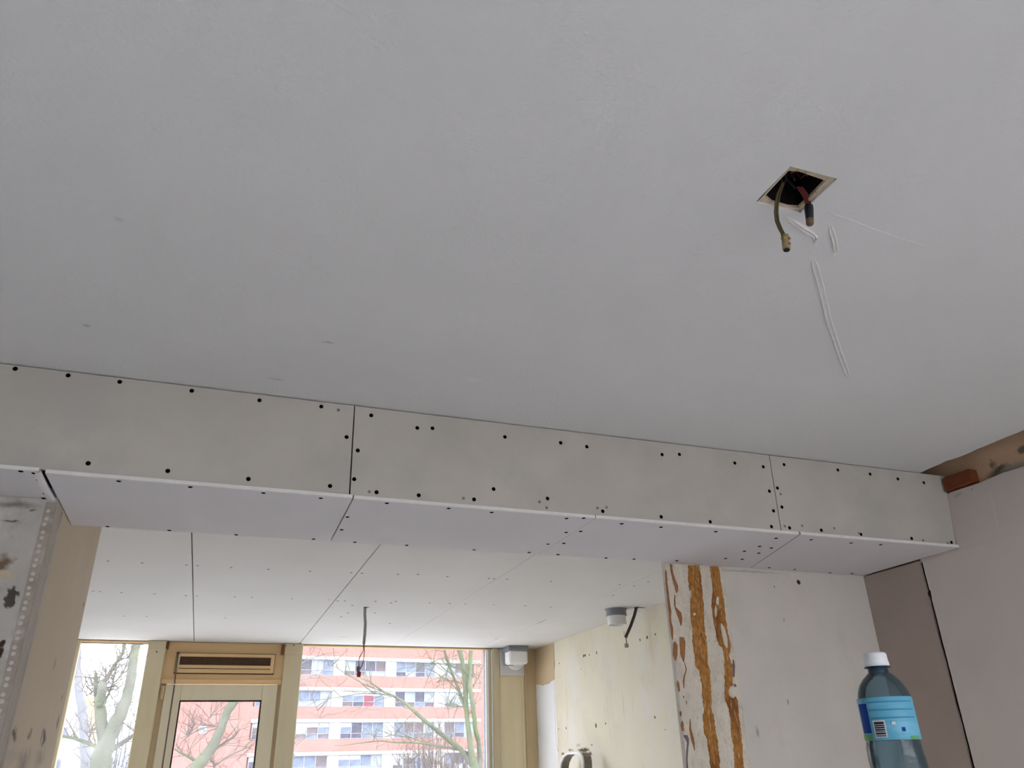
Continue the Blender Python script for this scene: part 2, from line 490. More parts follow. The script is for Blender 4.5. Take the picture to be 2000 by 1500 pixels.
for rows in ([(85, 110, 113), (110, 106, 120), (180, 111, 123), (290, 122, 138), (380, 133, 150), (450, 138, 150), (500, 144, 164), (560, 152, 164), (585, 158, 162)],
             [(45, 138, 156), (100, 146, 162), (150, 158, 178), (200, 172, 200), (235, 180, 200), (250, 184, 190)], [(262, 172, 178), (300, 168, 180), (350, 172, 182), (390, 186, 222), (430, 200, 230), (485, 218, 222)],
             [(595, 172, 178), (620, 164, 194), (690, 162, 196), (715, 172, 190), (735, 179, 183)], [(565, 208, 240), (600, 209, 251), (690, 214, 249), (745, 237, 243)],
             [(750, 240, 250), (800, 252, 262), (835, 240, 250), (880, 233, 243), (930, 237, 243)], [(875, 192, 200), (905, 192, 210), (955, 200, 211)], [(1095, 210, 222), (1130, 212, 224)],
             [(1165, 222, 232), (1190, 217, 240), (1235, 226, 242)], [(1150, 281, 287), (1220, 278, 294), (1290, 290, 313), (1340, 305, 318), (1375, 315, 321)], [(985, 235, 243), (1000, 235, 243)], [(1020, 253, 263), (1045, 256, 264)]):
    strip('adhesive_scrap', rows, M_or2, .0025, stub, .0016)
strip('grey_crack', [(1265, 236, 266), (1290, 248, 276), (1320, 262, 276), (1380, 256, 270), (1440, 258, 266), (1520, 262, 272)], M_pg, .003, stub, .001)
strip('grey_crack', [(725, 588, 596), (770, 588, 606), (850, 592, 602)], M_pg, .002, stub, .001)
strip('grey_crack', [(900, 594, 612), (920, 600, 618)], M_pg, .002, stub, .001)

# left pier: stained plaster front, painted jamb, corner bead
fp = lambda u, v: tuple(at(u, v, 'y', YP))
jp = lambda u, v: tuple(at(u, v, 'x', XL))
M_pf = mat('stained_pier_plaster', (186, 181, 173), .95, .1, 6, bump=.5, bs=40, bd=.008,
           tints=[((214, 212, 208), 5, .48, .66, .8, (1, 1, .5)), ((150, 140, 124), 9, .56, .72, .7, (1, 1, .8))],
           blobs=[(fp(6, 1103), (.035, .05, .036), (112, 92, 70), .07, 34, .6, .95), (fp(22, 1165), (.017, .05, .035), (78, 76, 70), .06, 40, .3, 1), (fp(10, 1122), (.03, .05, .014), (196, 178, 150), .03, 25, .4, .8),
                  (fp(6, 1255), (.010, .05, .014), (64, 52, 42), .03, 35, .4, 1), (fp(2, 1275), (.010, .05, .02), (70, 52, 36), .03, 35, .4, 1),
                  (fp(30, 985), (.08, .05, .014), (120, 112, 98), .04, 20, .8, .8), (fp(20, 1016), (.03, .05, .005), (108, 98, 84), .03, 30, .6, .9), (fp(65, 996), (.012, .05, .004), (96, 88, 78), .02, 40, .6, .8)])
M_pj = mat('beige_painted_jamb', (195, 181, 158), .8, .03, 3, bump=.1, bs=80,
           tints=[((188, 172, 156), 3, .5, .68, .6, (1, 1, .5))],
           blobs=[(jp(28, 1438), (.05, .05, .024), (104, 92, 90), .10, 24, .6, .95), (jp(57, 1440), (.05, .06, .024), (124, 114, 108), .10, 24, .7, .85), (jp(86, 1441), (.05, .07, .022), (100, 90, 88), .10, 24, .6, .95),
                  (jp(20, 1475), (.05, .5, .022), (176, 168, 160), .05, 14, .8, .6), (jp(107, 1297), (.05, .02, .026), (140, 132, 126), .02, 30, .7, .8),
                  (jp(121, 1362), (.05, .012, .012), (120, 104, 98), .02, 40, .5, .9), (jp(113, 1410), (.05, .02, .03), (124, 110, 102), .02, 40, .5, .9),
                  (jp(163, 1181), (.05, .015, .014), (120, 108, 94), .02, 40, .5, .9), (jp(197, 1042), (.05, .02, .02), (128, 112, 92), .02, 40, .5, .9),
                  (jp(45, 1490), (.05, .13, .05), (136, 122, 114), .12, 22, .9, .7), (jp(78, 1480), (.05, .10, .04), (142, 130, 120), .12, 22, .9, .7)])
mb = MB().box(-3.2, XL, YP, YK, 0, 2.80)
pier = mb.build('wall_left_pier', M_pf)
pier.data.materials.append(M_pj)
for p in pier.data.polygons:
    if p.normal.x > .9 or p.normal.y > .9: p.material_index = 1
tag(pier, 'left wall pier with stained plaster and exposed corner bead', 'wall', kind='structure')
M_bead = mat('rusty_corner_bead', (164, 153, 141), .8, .14, 30, bump=.3, bs=90, tints=[((186, 178, 168), 14, .5, .66, .8, (1, 1, 1))])
M_dot = mat('plaster_in_bead_holes', (196, 190, 181), .9, .06, 30)
M_bj = mat('bare_grey_jamb_plaster', (178, 170, 160), .9, .08, 12, bump=.4, bs=60, tints=[((150, 142, 134), 10, .54, .7, .7, (1, 1, .3))])
mb = MB()
mb.box(XL - .026, XL - .003, YP - .003, YP + .0005, 0, 2.272)      # flange on the front
mb.box(XL - .003, XL + .002, YP - .005, YP + .004, 0, 2.272)       # nose
bead = mb.build('corner_bead', M_bead, pier)
hole_me = mesh('bead_hole', [(.0058 * math.cos(k * math.pi / 5), (-.0012 if e else .0004), (.0062 if not e else .0055) * math.sin(k * math.pi / 5)) for e in (0, 1) for k in range(10)],
               [tuple(range(10, 20))] + [(k, (k + 1) % 10, (k + 1) % 10 + 10, k + 10) for k in range(10)], M_dot)
z = 2.245
i = 0
while z > 1.5:
    put('bead_hole', hole_me, bead, (XL - .0150 + .001 * math.sin(i * 2.2), YP - .003, z))
    z -= .0165 if i % 2 else .0235
    i += 1
mb = MB().box(XL - .001, XL + .0025, YP + .002, YP + .105, 0, 2.28)
gp = mb.build('bare_plaster_edge', M_bj, pier)
mb = MB()
pts = [Vector((XL + .003, YP + .092 + .004 * mnoise.noise(Vector((0, 2, zz * 6))), zz)) for zz in [2.27 - k * .04 for k in range(58)]]
mb.tube(pts, .004, 6)
mb.build('paint_ridge', M_bj, pier, True)

# far room left wall, back wall of the near room with its window, far right wall
mb = MB().box(-1.28, -1.06, YK, YF + .1, 0, 2.84)
tag(mb.build('wall_far_left', M_plain), 'plain left wall of the far room', 'wall', kind='structure')
WX0, WX1, WZ0, WZ1 = -.75, 2.72, .12, 2.45
mb = MB()
mb.box(-3.4, WX0, -3.2, -3.0, 0, 2.84); mb.box(WX1, 3.05, -3.2, -3.0, 0, 2.84); mb.box(WX0, WX1, -3.2, -3.0, 0, WZ0); mb.box(WX0, WX1, -3.2, -3.0, WZ1, 2.84)
tag(mb.build('wall_back', M_plain), 'plastered back wall around the wide rear window', 'wall', kind='structure')
M_cream = mat('cream_gloss_paint', (214, 203, 174), .5, .03, 4, spec=.4, stretch=(6, 6, .6))
M_glass = glassmat('window_glass', (1, 1, 1), .012)
w3 = empty('window_3'); tag(w3, 'wide rear window behind the viewer with cream frame', 'window', kind='structure')
for k in range(4):
    x = WX0 + (WX1 - WX0 - .06) * k / 3
    MB().bevbox(x, x + .06, -3.14, -3.06, WZ0, WZ1).build('mullion', M_cream, w3)
for z in (WZ0, WZ1 - .06):
    MB().bevbox(WX0, WX1, -3.13, -3.07, z, z + .06).build('rail', M_cream, w3)
for k in range(3):
    x = WX0 + (WX1 - WX0 - .06) * k / 3
    MB().box(x + .05, x + (WX1 - WX0 - .06) / 3 + .01, -3.104, -3.098, WZ0 + .05, WZ1 - .05).build('pane', M_glass, w3)

fr = lambda u, v: tuple(at(u, v, 'x', XF))
hol = (74, 62, 52)
holes = [((1140, 1281), .010, .014), ((1143, 1280), .010, .012), ((1151, 1279), .006, .008), ((1165, 1275), .007, .015), ((1250, 1250), .006, .012), ((1264, 1245), .008, .014), ((1280, 1239), .006, .009),
         ((1092, 1296), .006, .008), ((1135, 1307), .004, .006), ((1106, 1422), .007, .012), ((1091, 1424), .005, .008), ((1164, 1417), .009, .020), ((1183, 1413), .006, .010), ((1279, 1401), .006, .012),
         ((1050, 1429), .016, .016), ((1064, 1497), .014, .012), ((1156, 1455), .006, .009), ((1299, 1425), .004, .006), ((1052, 1495), .01, .02)]
blobs = []
for (u, v), ry, rz in holes:
    blobs.append((fr(u, v), (.05, ry * 1.5, rz), hol, .012, 60, .35, 1))
blobs += [(fr(1100, 1473), (.05, .05, .016), (128, 112, 96), .06, 40, .5, 1), (fr(1115, 1465), (.05, .07, .012), (140, 124, 106), .06, 40, .5, .9),
          (fr(1140, 1465), (.05, .13, .016), (104, 88, 72), .05, 40, .4, 1), (fr(1152, 1472), (.05, .05, .014), (104, 88, 72), .05, 40, .4, 1), (fr(1130, 1455), (.05, .06, .008), (140, 128, 116), .06, 60, .6, .6)]
M_fr = mat('cream_scraped_plaster', (226, 219, 198), .9, .035, 3, bump=.2, bs=70,
           tints=[((226, 222, 214), 3, .5, .66, .8, (1, 1, .7)), ((210, 196, 170), 2.2, .52, .72, .6, (1, 1, .8)), ((196, 186, 168), 12, .62, .72, .5, (1, 1, .12))], blobs=blobs)
wfr = MB().box(XF, 3.05, 2.875, YF + .1, 0, 2.84).build('wall_far_right', M_fr)
tag(wfr, 'cream scraped plaster wall of the far room with drill holes', 'wall', kind='structure')
M_crack = mat('brown_crack', (150, 122, 92), .95, .2, 30)
def seam(name, pts, w, m, parent, amp=.006):
    """thin ragged crack lying on the far right wall, a hair proud"""
    P = [at(u, v, 'x', XF) for u, v in pts]
    V, F = [], []
    k = 0
    for a, b in zip(P[:-1], P[1:]):
        n = max(2, int((b - a).length / .025))
        for i in range(n):
            p = a.lerp(b, i / n)
            j = amp * mnoise.noise(Vector((k * .5, 1, 3))) ; ww = w * (.55 + .8 * abs(mnoise.noise(Vector((k * .8, 6, 3)))))
            V += [(XF + .001, p.y + j - ww, p.z), (XF - .0015, p.y + j, p.z), (XF + .001, p.y + j + ww, p.z)]
            if k:
                F += [(3 * k - 3, 3 * k - 2, 3 * k + 1, 3 * k), (3 * k - 2, 3 * k - 1, 3 * k + 2, 3 * k + 1)]
            k += 1
    obj(name, V, F, m, parent)
M_tan = mat('tan_old_paint', (202, 180, 146), .85, .06, 4, bump=.1, bs=60)
M_wp = mat('white_paint_patch', (232, 232, 232), .85, .03, 4, bump=.1, bs=60)
ptop, pbot = [], []
for k in range(19):
    y = 6.662 + (YF - 6.662 - .002) * k / 18
    pbot.append((y, 2.185 - .03 * math.sin(k / 18 * 3.1) + .012 * mnoise.noise(Vector((k * .5, 2, 0)))))
MB().prism([(6.662, HF - .004)] + pbot + [(YF - .002, HF - .004)], 'x', XF - .0012, XF + .001).build('old_paint_patch', M_tan, wfr)
MB().prism([(6.664, 0.0)] + [(y, z - .001) for y, z in pbot] + [(YF - .002, 0.0)], 'x', XF - .0010, XF + .001).build('white_paint_patch', M_wp, wfr)
seam('crack', [(1081.5, 1250), (1083, 1300), (1082, 1330), (1083, 1360), (1085, 1420), (1087, 1455), (1092, 1474)], .012, M_crack, wfr)
seam('crack', [(1046, 1330), (1049, 1400), (1051, 1440), (1053, 1500)], .012, M_crack, wfr)

# ------------------------------------------------------------------ far ceiling boards
M_fb = mat('white_ceiling_board', (224, 221, 217), .9, .025, 2, bump=.06, bs=60)
M_screw = mat('black_drywall_screw', (15, 13, 13), .9, .1, 40, spec=.05)
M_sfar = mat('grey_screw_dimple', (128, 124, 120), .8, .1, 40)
M_plug = mat('filled_screw_dimple', (140, 132, 126), .9, .1, 60)

def screw_mesh(name, r, m):
    """countersunk bugle head with a cross recess, axis -z"""
    V, F = [], []
    n = 10
    for rr, zz in ((r, 0.0004), (r * .9, -.0010), (r * .45, -.0014), (r * .22, -.0006)):
        V += [(rr * math.cos(2 * math.pi * k / n), rr * math.sin(2 * math.pi * k / n), zz) for k in range(n)]
    for i in range(3):
        F += [(i * n + k, i * n + (k + 1) % n, (i + 1) * n + (k + 1) % n, (i + 1) * n + k) for k in range(n)]
    F.append(tuple(3 * n + k for k in range(n)))
    return mesh(name, V, F, m)
SC_D = screw_mesh('screw', .0070, M_screw)
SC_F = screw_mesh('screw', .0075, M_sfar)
SC_P = screw_mesh('filled_screw', .0055, M_plug)

cf = MB().box(-1.06, XF, 2.86, YF + .1, HF + .013, HF + .10).build('ceiling_far', M_slab)
tag(cf, 'white plasterboard ceiling of the far room with open joints', 'ceiling', kind='structure')
fbd = []
def fboard(x0, x1, y0, y1, dz=0.0):
    o = MB().bevbox(x0, x1, y0, y1, HF + dz, HF + .0125, .0015).build('plasterboard', M_fb, cf)
    fbd.append((x0, x1, y0, y1, o)); return o
C1, C2, C3, C4 = -.157, .682, 1.475, 2.306
fboard(-1.06, C1 - .0026, 2.86, YF)
fboard(C1 + .0026, C2 - .0026, 2.86, YF)
fboard(C2 + .0026, C3 - .0006, 2.86, YF, .0005)
fboard(C3 + .0006, C4 - .0022, 2.86, 5.76)
fboard(C3 + .0006, C4 - .0022, 5.763, YF, .0004)
fboard(C4 + .0022, XF, 4.158, YF, .001)
fboard(C4 - .002, XF, 2.86, 4.154)
zz4 = lambda L_: [(x * .35, 975 + y * .35) for x, y in L_]
zz5 = lambda L_: [(500 + x * .275, 1100 + y * .275) for x, y in L_]
zz6 = lambda L_: [(900 + x * .28, 1100 + y * .28) for x, y in L_]
fs = zz4([(603, 345), (793, 355), (1040, 367), (1102, 371), (1290, 381), (1497, 391), (1730, 402), (1960, 410), (520, 512), (557, 515), (678, 521), (863, 528), (1037, 537), (1098, 540), (1310, 545), (1405, 547),
          (1630, 556), (1836, 562), (693, 652), (818, 655), (1255, 662)])
fs += zz5([(676, 67), (753, 72), (1008, 79), (1150, 79), (1360, 95), (1653, 107), (1690, 110), (1783, 113), (580, 267), (630, 268), (848, 271), (960, 281), (993, 272), (1233, 281), (1376, 285), (1485, 289),
           (1690, 295), (1915, 303), (684, 299), (655, 354), (605, 380), (845, 353), (950, 427)])
fs += zz6([(630, 127), (1108, 150), (1308, 130), (1210, 158), (1062, 225), (447, 298), (625, 305), (245, 525)])
for u, v in fs:
    p = at(u, v, 'z', HF)
    for (x0, x1, y0, y1, o) in fbd:
        if x0 < p.x < x1 and y0 < p.y < y1:
            put('screw', SC_F, o, (p.x, p.y, HF)); break
M_tear = mat('torn_board_paper', (150, 146, 142), .9, .2, 30)
for (u, v, w_, d_) in ((671, 1244, .05, .006), (1058, 1214, .006, .10)):
    p = at(u, v, 'z', HF)
    n = 12
    V = [(p.x + w_ * math.cos(2 * math.pi * k / n) * (1 + .3 * math.sin(5 * k)), p.y + d_ * math.sin(2 * math.pi * k / n), HF - .0008) for k in range(n)]
    obj('torn_paper', V, [tuple(range(n))], M_tear, cf)

# ------------------------------------------------------------------ boxed beam
beam = empty('boxed_beam')
tag(beam, 'grey plasterboard boxing around the beam with black screws', 'beam', kind='structure')
M_bf = mat('grey_beige_board_paper', (194, 188, 178), .9, .05, 5, bump=.06, bs=120, detail=9,
           tints=[((180, 176, 170), 3.5, .5, .66, .6, (1, 1, 1)), ((202, 192, 185), 2.4, .55, .7, .5, (1, 1, 1))])
M_bu = mat('grey_board_paper', (224, 220, 222), .9, .025, 3, bump=.05, bs=120)
M_gyp = mat('white_gypsum_edge', (232, 229, 224), .95, .05, 40, bump=.3, bs=150)
M_fil = mat('white_joint_filler', (232, 230, 230), .9, .04, 20, bump=.4, bs=60)
M_dark = mat('dark_gap_backing', (60, 50, 44), .95, .2, 10)
MB().box(-3.2, 2.76, YB + .02, YB2 - .02, ZF + .02, H - .03).build('gap_backing', M_dark, beam)  # added dark fill, its colour stands for the shade behind the board gaps

def front_board(xa0, xa1, xb0, xb1, dz=0, ztop=H - .004):
    """xa: left edge at bottom and top, xb: right edge at bottom and top"""
    V = [(xa0, YB, ZF + dz), (xb0, YB, ZF + dz), (xb1, YB, ztop), (xa1, YB, ztop)]
    V += [(x, YB + .0125, z) for x, _, z in V]
    F = [(0, 1, 2, 3), (7, 6, 5, 4), (0, 4, 5, 1), (1, 5, 6, 2), (2, 6, 7, 3), (3, 7, 4, 0)]
    return obj('front_board', V, F, M_bf, beam)
fbs = [(front_board(-3.2, -3.2, -2.062, -2.062), -3.2, -2.062), (front_board(-2.059, -2.059, .3295, .3262), -2.059, .33), (front_board(.334, .330, 1.9275, 1.9345), .33, 1.93),
       (front_board(1.931, 1.938, XR - .002, XR + .040), 1.93, 2.9)]
RXF = Matrix.Rotation(math.radians(-90), 4, 'X')  # screw axis -z -> -y
def put_front(me, u, v):
    p = at(u, v, 'y', YB)
    for o, x0, x1 in fbs:
        if x0 <= p.x < x1:
            s = put('screw' if me is SC_D else 'filled_screw', me, o, (p.x, YB, p.z))
            s.rotation_euler = (math.radians(-90), 0, 0); break
A = lambda L_: [(x * .35, 680 + y * .35) for x, y in L_]
B_ = lambda L_: [(640 + x * .35, 750 + y * .35) for x, y in L_]
C_ = lambda L_: [(1300 + x * .35, 800 + y * .35) for x, y in L_]
fsc = A([(85, 115), (380, 152), (668, 188), (1070, 238), (1448, 291), (1793, 326), (1934, 496), (492, 643), (936, 685), (1386, 730), (1842, 769)])
fsc += B_([(243, 175), (500, 245), (585, 247), (989, 295), (1300, 328), (1446, 350), (1866, 394), (168, 371), (148, 531), (273, 604), (508, 621), (817, 644), (926, 586), (1227, 639), (1535, 710), (1861, 741)])
fsc += C_([(77, 250), (386, 298), (545, 319), (579, 455), (602, 565), (591, 653), (249, 626), (661, 307), (961, 337), (1141, 360), (1296, 387), (1441, 408), (624, 438), (649, 544), (692, 660), (869, 673), (1090, 696),
           (1373, 719), (1595, 741)])
for u, v in fsc: put_front(SC_D, u, v)
for u, v in B_([(232, 600), (758, 637), (1182, 658), (1222, 690), (1506, 692), (1556, 688)]) + C_([(642, 471), (665, 650), (762, 648), (941, 662), (1437, 730), (1078, 690), (1575, 745)]) + A([(1888, 345)]):
    put_front(SC_P, u, v)

for k in range(5):                                             # the row goes on beyond the left edge of the photograph
    for z in (H - .03, ZF + .03):
        sc_ = put('screw', SC_D, fbs[1][0], (-.86 - .26 * k, YB, z)); sc_.rotation_euler = (math.radians(-90), 0, 0)

# soffit boards: their cut front edges show as a white line
sfb = []
def soffit(x0f, x0b, x1f, x1b, y0, y1, dz=0.0, ymid=None):
    V = [(x0f, y0, ZU + dz), (x1f, y0, ZU + dz), (x1b, y1, ZU + dz), (x0b, y1, ZU + dz)]
    V += [(x, y, ZF - .0006 + dz) for x, y, _ in V]
    F = [(0, 3, 2, 1), (4, 5, 6, 7), (0, 1, 5, 4), (1, 2, 6, 5), (2, 3, 7, 6), (3, 0, 4, 7)]
    o = obj('soffit_board', V, F, M_bu, beam)
    # ragged cut gypsum edge along the front
    ev, ef = [], []
    n = max(4, int((x1f - x0f) / .02))
    for k in range(n + 1):
        x = x0f + (x1f - x0f) * k / n
        j1 = .0012 * mnoise.noise(Vector((x * 40, 1, 0))); j2 = .0014 * mnoise.noise(Vector((x * 40, 8, 0)))
        ev += [(x, y0 - .0008 + j2, ZF - .001 + dz), (x, y0 - .0018 + j2, ZU + dz + .001 + j1), (x, y0 + .004, ZU + dz - .0003)]
        if k: ef += [(3 * k - 3, 3 * k - 2, 3 * k + 1, 3 * k), (3 * k - 2, 3 * k - 1, 3 * k + 2, 3 * k + 1)]
    obj('cut_edge', ev, ef, M_gyp, o)
    sfb.append((x0f, x1f, o))
    return o
soffit(-3.2, -3.2, XL - .010, XL - .010, YB - .024, YP - .002, -.003)
soffit(XL + .003, XL + .003, .3405, .347, YB - .006, YB2, 0)
soffit(.345, .3515, 1.163, 1.164, YB - .002, YB2, .0)
soffit(1.1652, 1.1662, 2.0045, 2.165, YB - .003, YB2, .0004)
soffit(2.0062, 2.1662, XR - .004, XR - .001, YB - .012, YB2, -.0012)
usc = A([(118, 681), (192, 692), (218, 730), (253, 805), (245, 832), (663, 742), (1062, 775), (1470, 808), (1790, 837), (600, 995), (945, 1020), (1318, 1041), (1750, 1065)])
usc += B_([(330, 665), (675, 694), (915, 716), (1333, 750), (1428, 748), (110, 742), (78, 813), (150, 885), (441, 900), (817, 925), (1124, 940), (1230, 893), (1331, 828), (1412, 822), (1318, 889), (1285, 952), (1553, 971),
            (1710, 977), (1948, 986), (1641, 780), (1860, 799)])
usc += C_([(280, 681), (617, 718), (525, 763), (440, 790), (520, 801), (335, 831), (812, 724), (1035, 742), (590, 772), (428, 835), (578, 880), (720, 890), (898, 915), (1040, 912), (1200, 752)])
for u, v in usc:
    p = at(u, v, 'z', ZU)
    best = min(sfb, key=lambda s: 0 if s[0] + (.08 if s[0] > 2 else 0) <= p.x < s[1] + .08 * (1.9 < s[1] < 2.1) else min(abs(p.x - s[0]), abs(p.x - s[1])))
    dz = {0: -.003, 4: -.0012}.get(sfb.index(best), 0)
    if p.y > YB2 - .008: p.y = YB2 - .010
    put('screw', SC_D, best[2], (p.x, p.y, ZU + dz))
for k in range(4):
    for y in (YB + .03, YP - .03):
        put('screw', SC_D, sfb[0][2], (-.84 - .3 * k, y, ZU - .003))
# back board and filler bead in the left joint
MB().box(-.6, 2.8, YB2 - .0125, YB2, ZF, HF + .012).build('back_board', M_bu, beam)
V, F = [], []
for k in range(15):
    t = k / 14
    y = YB - .03 + t * (YP - YB + .035)
    w1, w2 = .014 + .007 * mnoise.noise(Vector((t * 7, 1, 1))) + .006 * t, .006
    xc = XL - .008 - .004 * math.sin(t * 3)
    for dx, dz in ((-w1, .0005), (-w1 * .6, -.004), (0, -.0055), (w2 * .8, -.003), (w2, .001)):
        V.append((xc + dx, y, ZU - .003 + dz + .0008 * mnoise.noise(Vector((t * 20, dx * 200, 0)))))
    if k:
        for j in range(4): F.append((5 * k - 5 + j, 5 * k - 4 + j, 5 * k + 1 + j, 5 * k + j))
obj('joint_filler', V, F, M_fil, beam, True)

# ------------------------------------------------------------------ window front of the far room
M_post = mat('cream_post_paint', (202, 189, 156), .55, .035, 5, spec=.35, stretch=(5, 5, .5), tints=[((196, 178, 136), 3, .5, .7, .5, (1, 1, .3))])
M_head = mat('stained_brown_header', (213, 180, 132), .6, .05, 3, spec=.3, stretch=(.6, 1, 5))
M_door = mat('cream_door_paint', (212, 200, 170), .5, .03, 4, spec=.4, stretch=(5, 5, .5))
M_pan = mat('nicotine_cream_panel', (226, 212, 176), .6, .04, 3, stretch=(5, 5, .4), tints=[((222, 192, 142), 2.0, .5, .7, .4, (1, 1, .4))])
M_bpanel = mat('brown_stained_panel', (202, 179, 140), .6, .06, 3, stretch=(5, 5, .5))
M_brn = mat('brown_rust', (120, 76, 48), .8, .2, 30)
M_blk = mat('black_rubber_gasket', (30, 26, 28), .7, .05, 20)
M_wht = mat('white_frame_strip', (236, 234, 228), .5, .02, 10, spec=.4)
XW0, XP1, XP2, XQ1, XQ2, XW2 = -.985, -.494, -.360, .567, .714, 2.345

M_gg = mat('grey_gasket', (140, 142, 152), .7)
w1 = empty('window_1'); tag(w1, 'narrow left window pane beside the door with thin cream frame', 'window', kind='structure')
MB().bevbox(-1.06, XW0, YF, YF + .07, .4, HF - .002).build('jamb', M_post, w1)
MB().bevbox(XW0, XP1, YF + .005, YF + .07, 2.474, HF - .002, .002).build('head_rail', M_head, w1)
MB().bevbox(XW0, XP1, YF + .005, YF + .07, .4, .46).build('sill_rail', M_post, w1)
MB().box(XW0, XP1, YF + .047, YF + .052, .45, 2.474).build('pane', glassmat('dusty_window_glass', (1, 1, 1), .03), w1)
MB().box(XW0, XP1, YF + .040, YF + .046, 2.466, 2.474).build('gasket', M_gg, w1)

w2 = empty('window_2'); tag(w2, 'large window right of the door with cream frame', 'window', kind='structure')
MB().bevbox(XQ2, 2.44, YF + .005, YF + .07, 2.476, HF - .002, .002).build('head_rail', M_head, w2)
MB().bevbox(XQ2, XW2 + .03, YF + .005, YF + .07, .4, .46).build('sill_rail', M_post, w2)
MB().bevbox(XW2 + .006, XW2 + .034, YF - .004, YF + .06, .4, 2.476, .003).build('glazing_bead', M_wht, w2)
MB().box(XW2 + .001, XW2 + .006, YF + .02, YF + .06, .4, 2.476).build('gasket', M_gg, w2)
MB().bevbox(XW2 + .036, XW2 + .060, YF + .006, YF + .07, .4, 2.476, .004).build('jamb', M_post, w2)
MB().bevbox(XW2 + .060, XW2 + .072, YF - .006, YF + .05, .4, 2.476, .004).build('moulding', M_wht, w2)
MB().bevbox(XW2 + .072, XW2 + .140, YF - .012, YF + .07, 0, HF - .002, .004).build('jamb', M_post, w2)
MB().box(XQ2, XW2 + .01, YF + .047, YF + .052, .45, 2.477).build('pane', M_glass, w2)
wfb = MB()
wfb.box(-1.06, XP1, YF, YF + .1, 0, .4); wfb.box(XQ2, 2.44, YF, YF + .1, 0, .4); wfb.box(-1.3, 3.05, YF + .02, YF + .15, HF + .002, 2.84)
tag(wfb.build('wall_far', M_plain), 'low sill wall under the far windows', 'wall', kind='structure')
pnl = MB().box(XW2 + .140, XF, YF, YF + .09, 0, HF - .002).build('trim_1', M_pan)
tag(pnl, 'cream wooden panel between the large window and the corner', 'panel', kind='structure')
MB().bevbox(2.693, 2.712, YF - .014, YF + .01, 0, 2.26, .004).build('moulding', M_pan, pnl)
MB().bevbox(2.726, 2.742, YF - .012, YF + .01, 0, HF - .004, .004).build('moulding', M_bpanel, pnl)
MB().box(2.742, XF, YF - .003, YF + .01, 0, HF - .004).build('edge_board', M_bpanel, pnl)

d1 = empty('door_1'); tag(d1, 'cream glazed balcony door with posts and brown header', 'door', kind='structure')
for x0, x1 in ((XP1, XP2), (XQ1, XQ2)):
    MB().bevbox(x0, x1, YF - .03, YF + .08, 0, HF - .002, .006).build('post', M_post, d1)
for x0, x1 in ((XP1 + .002, XP2 + .004), (XQ1 - .004, XQ2 - .002)):
    MB().bevbox(x0, x1, YF - .034, YF - .028, 2.425 if x0 < 0 else 2.40, HF - .003, .002).build('post_cap_board', M_post, d1)
MB().box(XP2, XQ1, YF + .012, YF + .09, 2.17, HF - .002).build('header', M_head, d1)
MB().bevbox(XP2, XQ1, YF - .004, YF + .02, 2.168, 2.205, .004).build('header_rail', M_head, d1)
MB().box(XP2, XP2 + .045, YF + .03, YF + .09, 0, 2.17).build('rebate', M_bpanel, d1)
MB().box(XQ1 - .03, XQ1, YF + .03, YF + .09, 0, 2.17).build('rebate', M_bpanel, d1)
lx0, lx1, lz = -.320, .541, 2.163
gx0, gx1, gz = -.198, .422, 2.044
leaf = empty('leaf', parent=d1)
MB().bevbox(lx0, gx0, YF + .004, YF + .06, .02, lz, .004).build('stile', M_door, leaf)
MB().bevbox(gx1, lx1, YF + .004, YF + .06, .02, lz, .004).build('stile', M_door, leaf)
MB().bevbox(gx0, gx1, YF + .0045, YF + .06, gz, lz, .003).build('rail', M_door, leaf)
MB().bevbox(gx0, gx1, YF + .0045, YF + .06, .02, .5, .003).build('rail', M_door, leaf)
g = MB()
g.box(gx0, gx1, YF + .002, YF + .03, gz - .009, gz); g.box(gx0, gx0 + .008, YF + .002, YF + .03, .5, gz); g.box(gx1 - .009, gx1, YF + .002, YF + .03, .5, gz)
g.build('gasket', M_blk, leaf)
MB().box(gx0, gx1, YF + .032, YF + .036, .5, gz).build('pane', M_glass, leaf)
for z0 in (2.05, .9):
    hg = MB(); hg.tube([(lx0 - .012, YF - .004, z0), (lx0 - .012, YF - .004, z0 + .10)], .010, 8); hg.box(lx0 - .03, lx0 - .012, YF - .002, YF + .012, z0 + .005, z0 + .095)
    hg.build('hinge', M_bpanel, d1)
MB().box(XP2 - .002, XP2 + .018, YF - .036, YF + .01, 2.43, 2.482).build('bracket', M_brn, d1)
MB().box(XQ1 - .030, XQ1 - .004, YF - .034, YF + .012, 2.40, 2.478).build('bracket', M_brn, d1)
for u, v in ((306, 1273), (574, 1260), (558, 1261)):
    p = at(u, v, 'y', YF - .034)
    s = put('screw', SC_F, d1, (p.x, YF - .0345, p.z)); s.rotation_euler = (math.radians(-90), 0, 0)

# ventilation grille in the header with its pull rod
vg = empty('ventilation_grille', (.11, YF, 2.25)); tag(vg, 'long brown slotted ventilation grille above the door', 'grille')
def vbox(name, x0, x1, y0, y1, z0, z1, m, b=.003, parent=vg):
    o = MB().bevbox(x0 - .11, x1 - .11, y0 - YF, y1 - YF, z0 - 2.25, z1 - 2.25, b).build(name, m, parent); return o
M_slot = mat('dark_brown_mesh', (78, 58, 46), .9, .25, 60)
M_line = mat('dark_brown_joint', (70, 48, 36), .9, .1, 20)
vbox('back_plate', -.276, .496, YF + .004, YF + .013, 2.243, 2.404, M_line, .001)
vbox('frame_rail', -.268, .490, YF - .014, YF + .006, 2.374, 2.399, M_head)
vbox('frame_rail', -.268, .490, YF - .014, YF + .006, 2.286, 2.310, M_head)
vbox('frame_rail', -.268, .490, YF - .012, YF + .006, 2.250, 2.281, M_head)
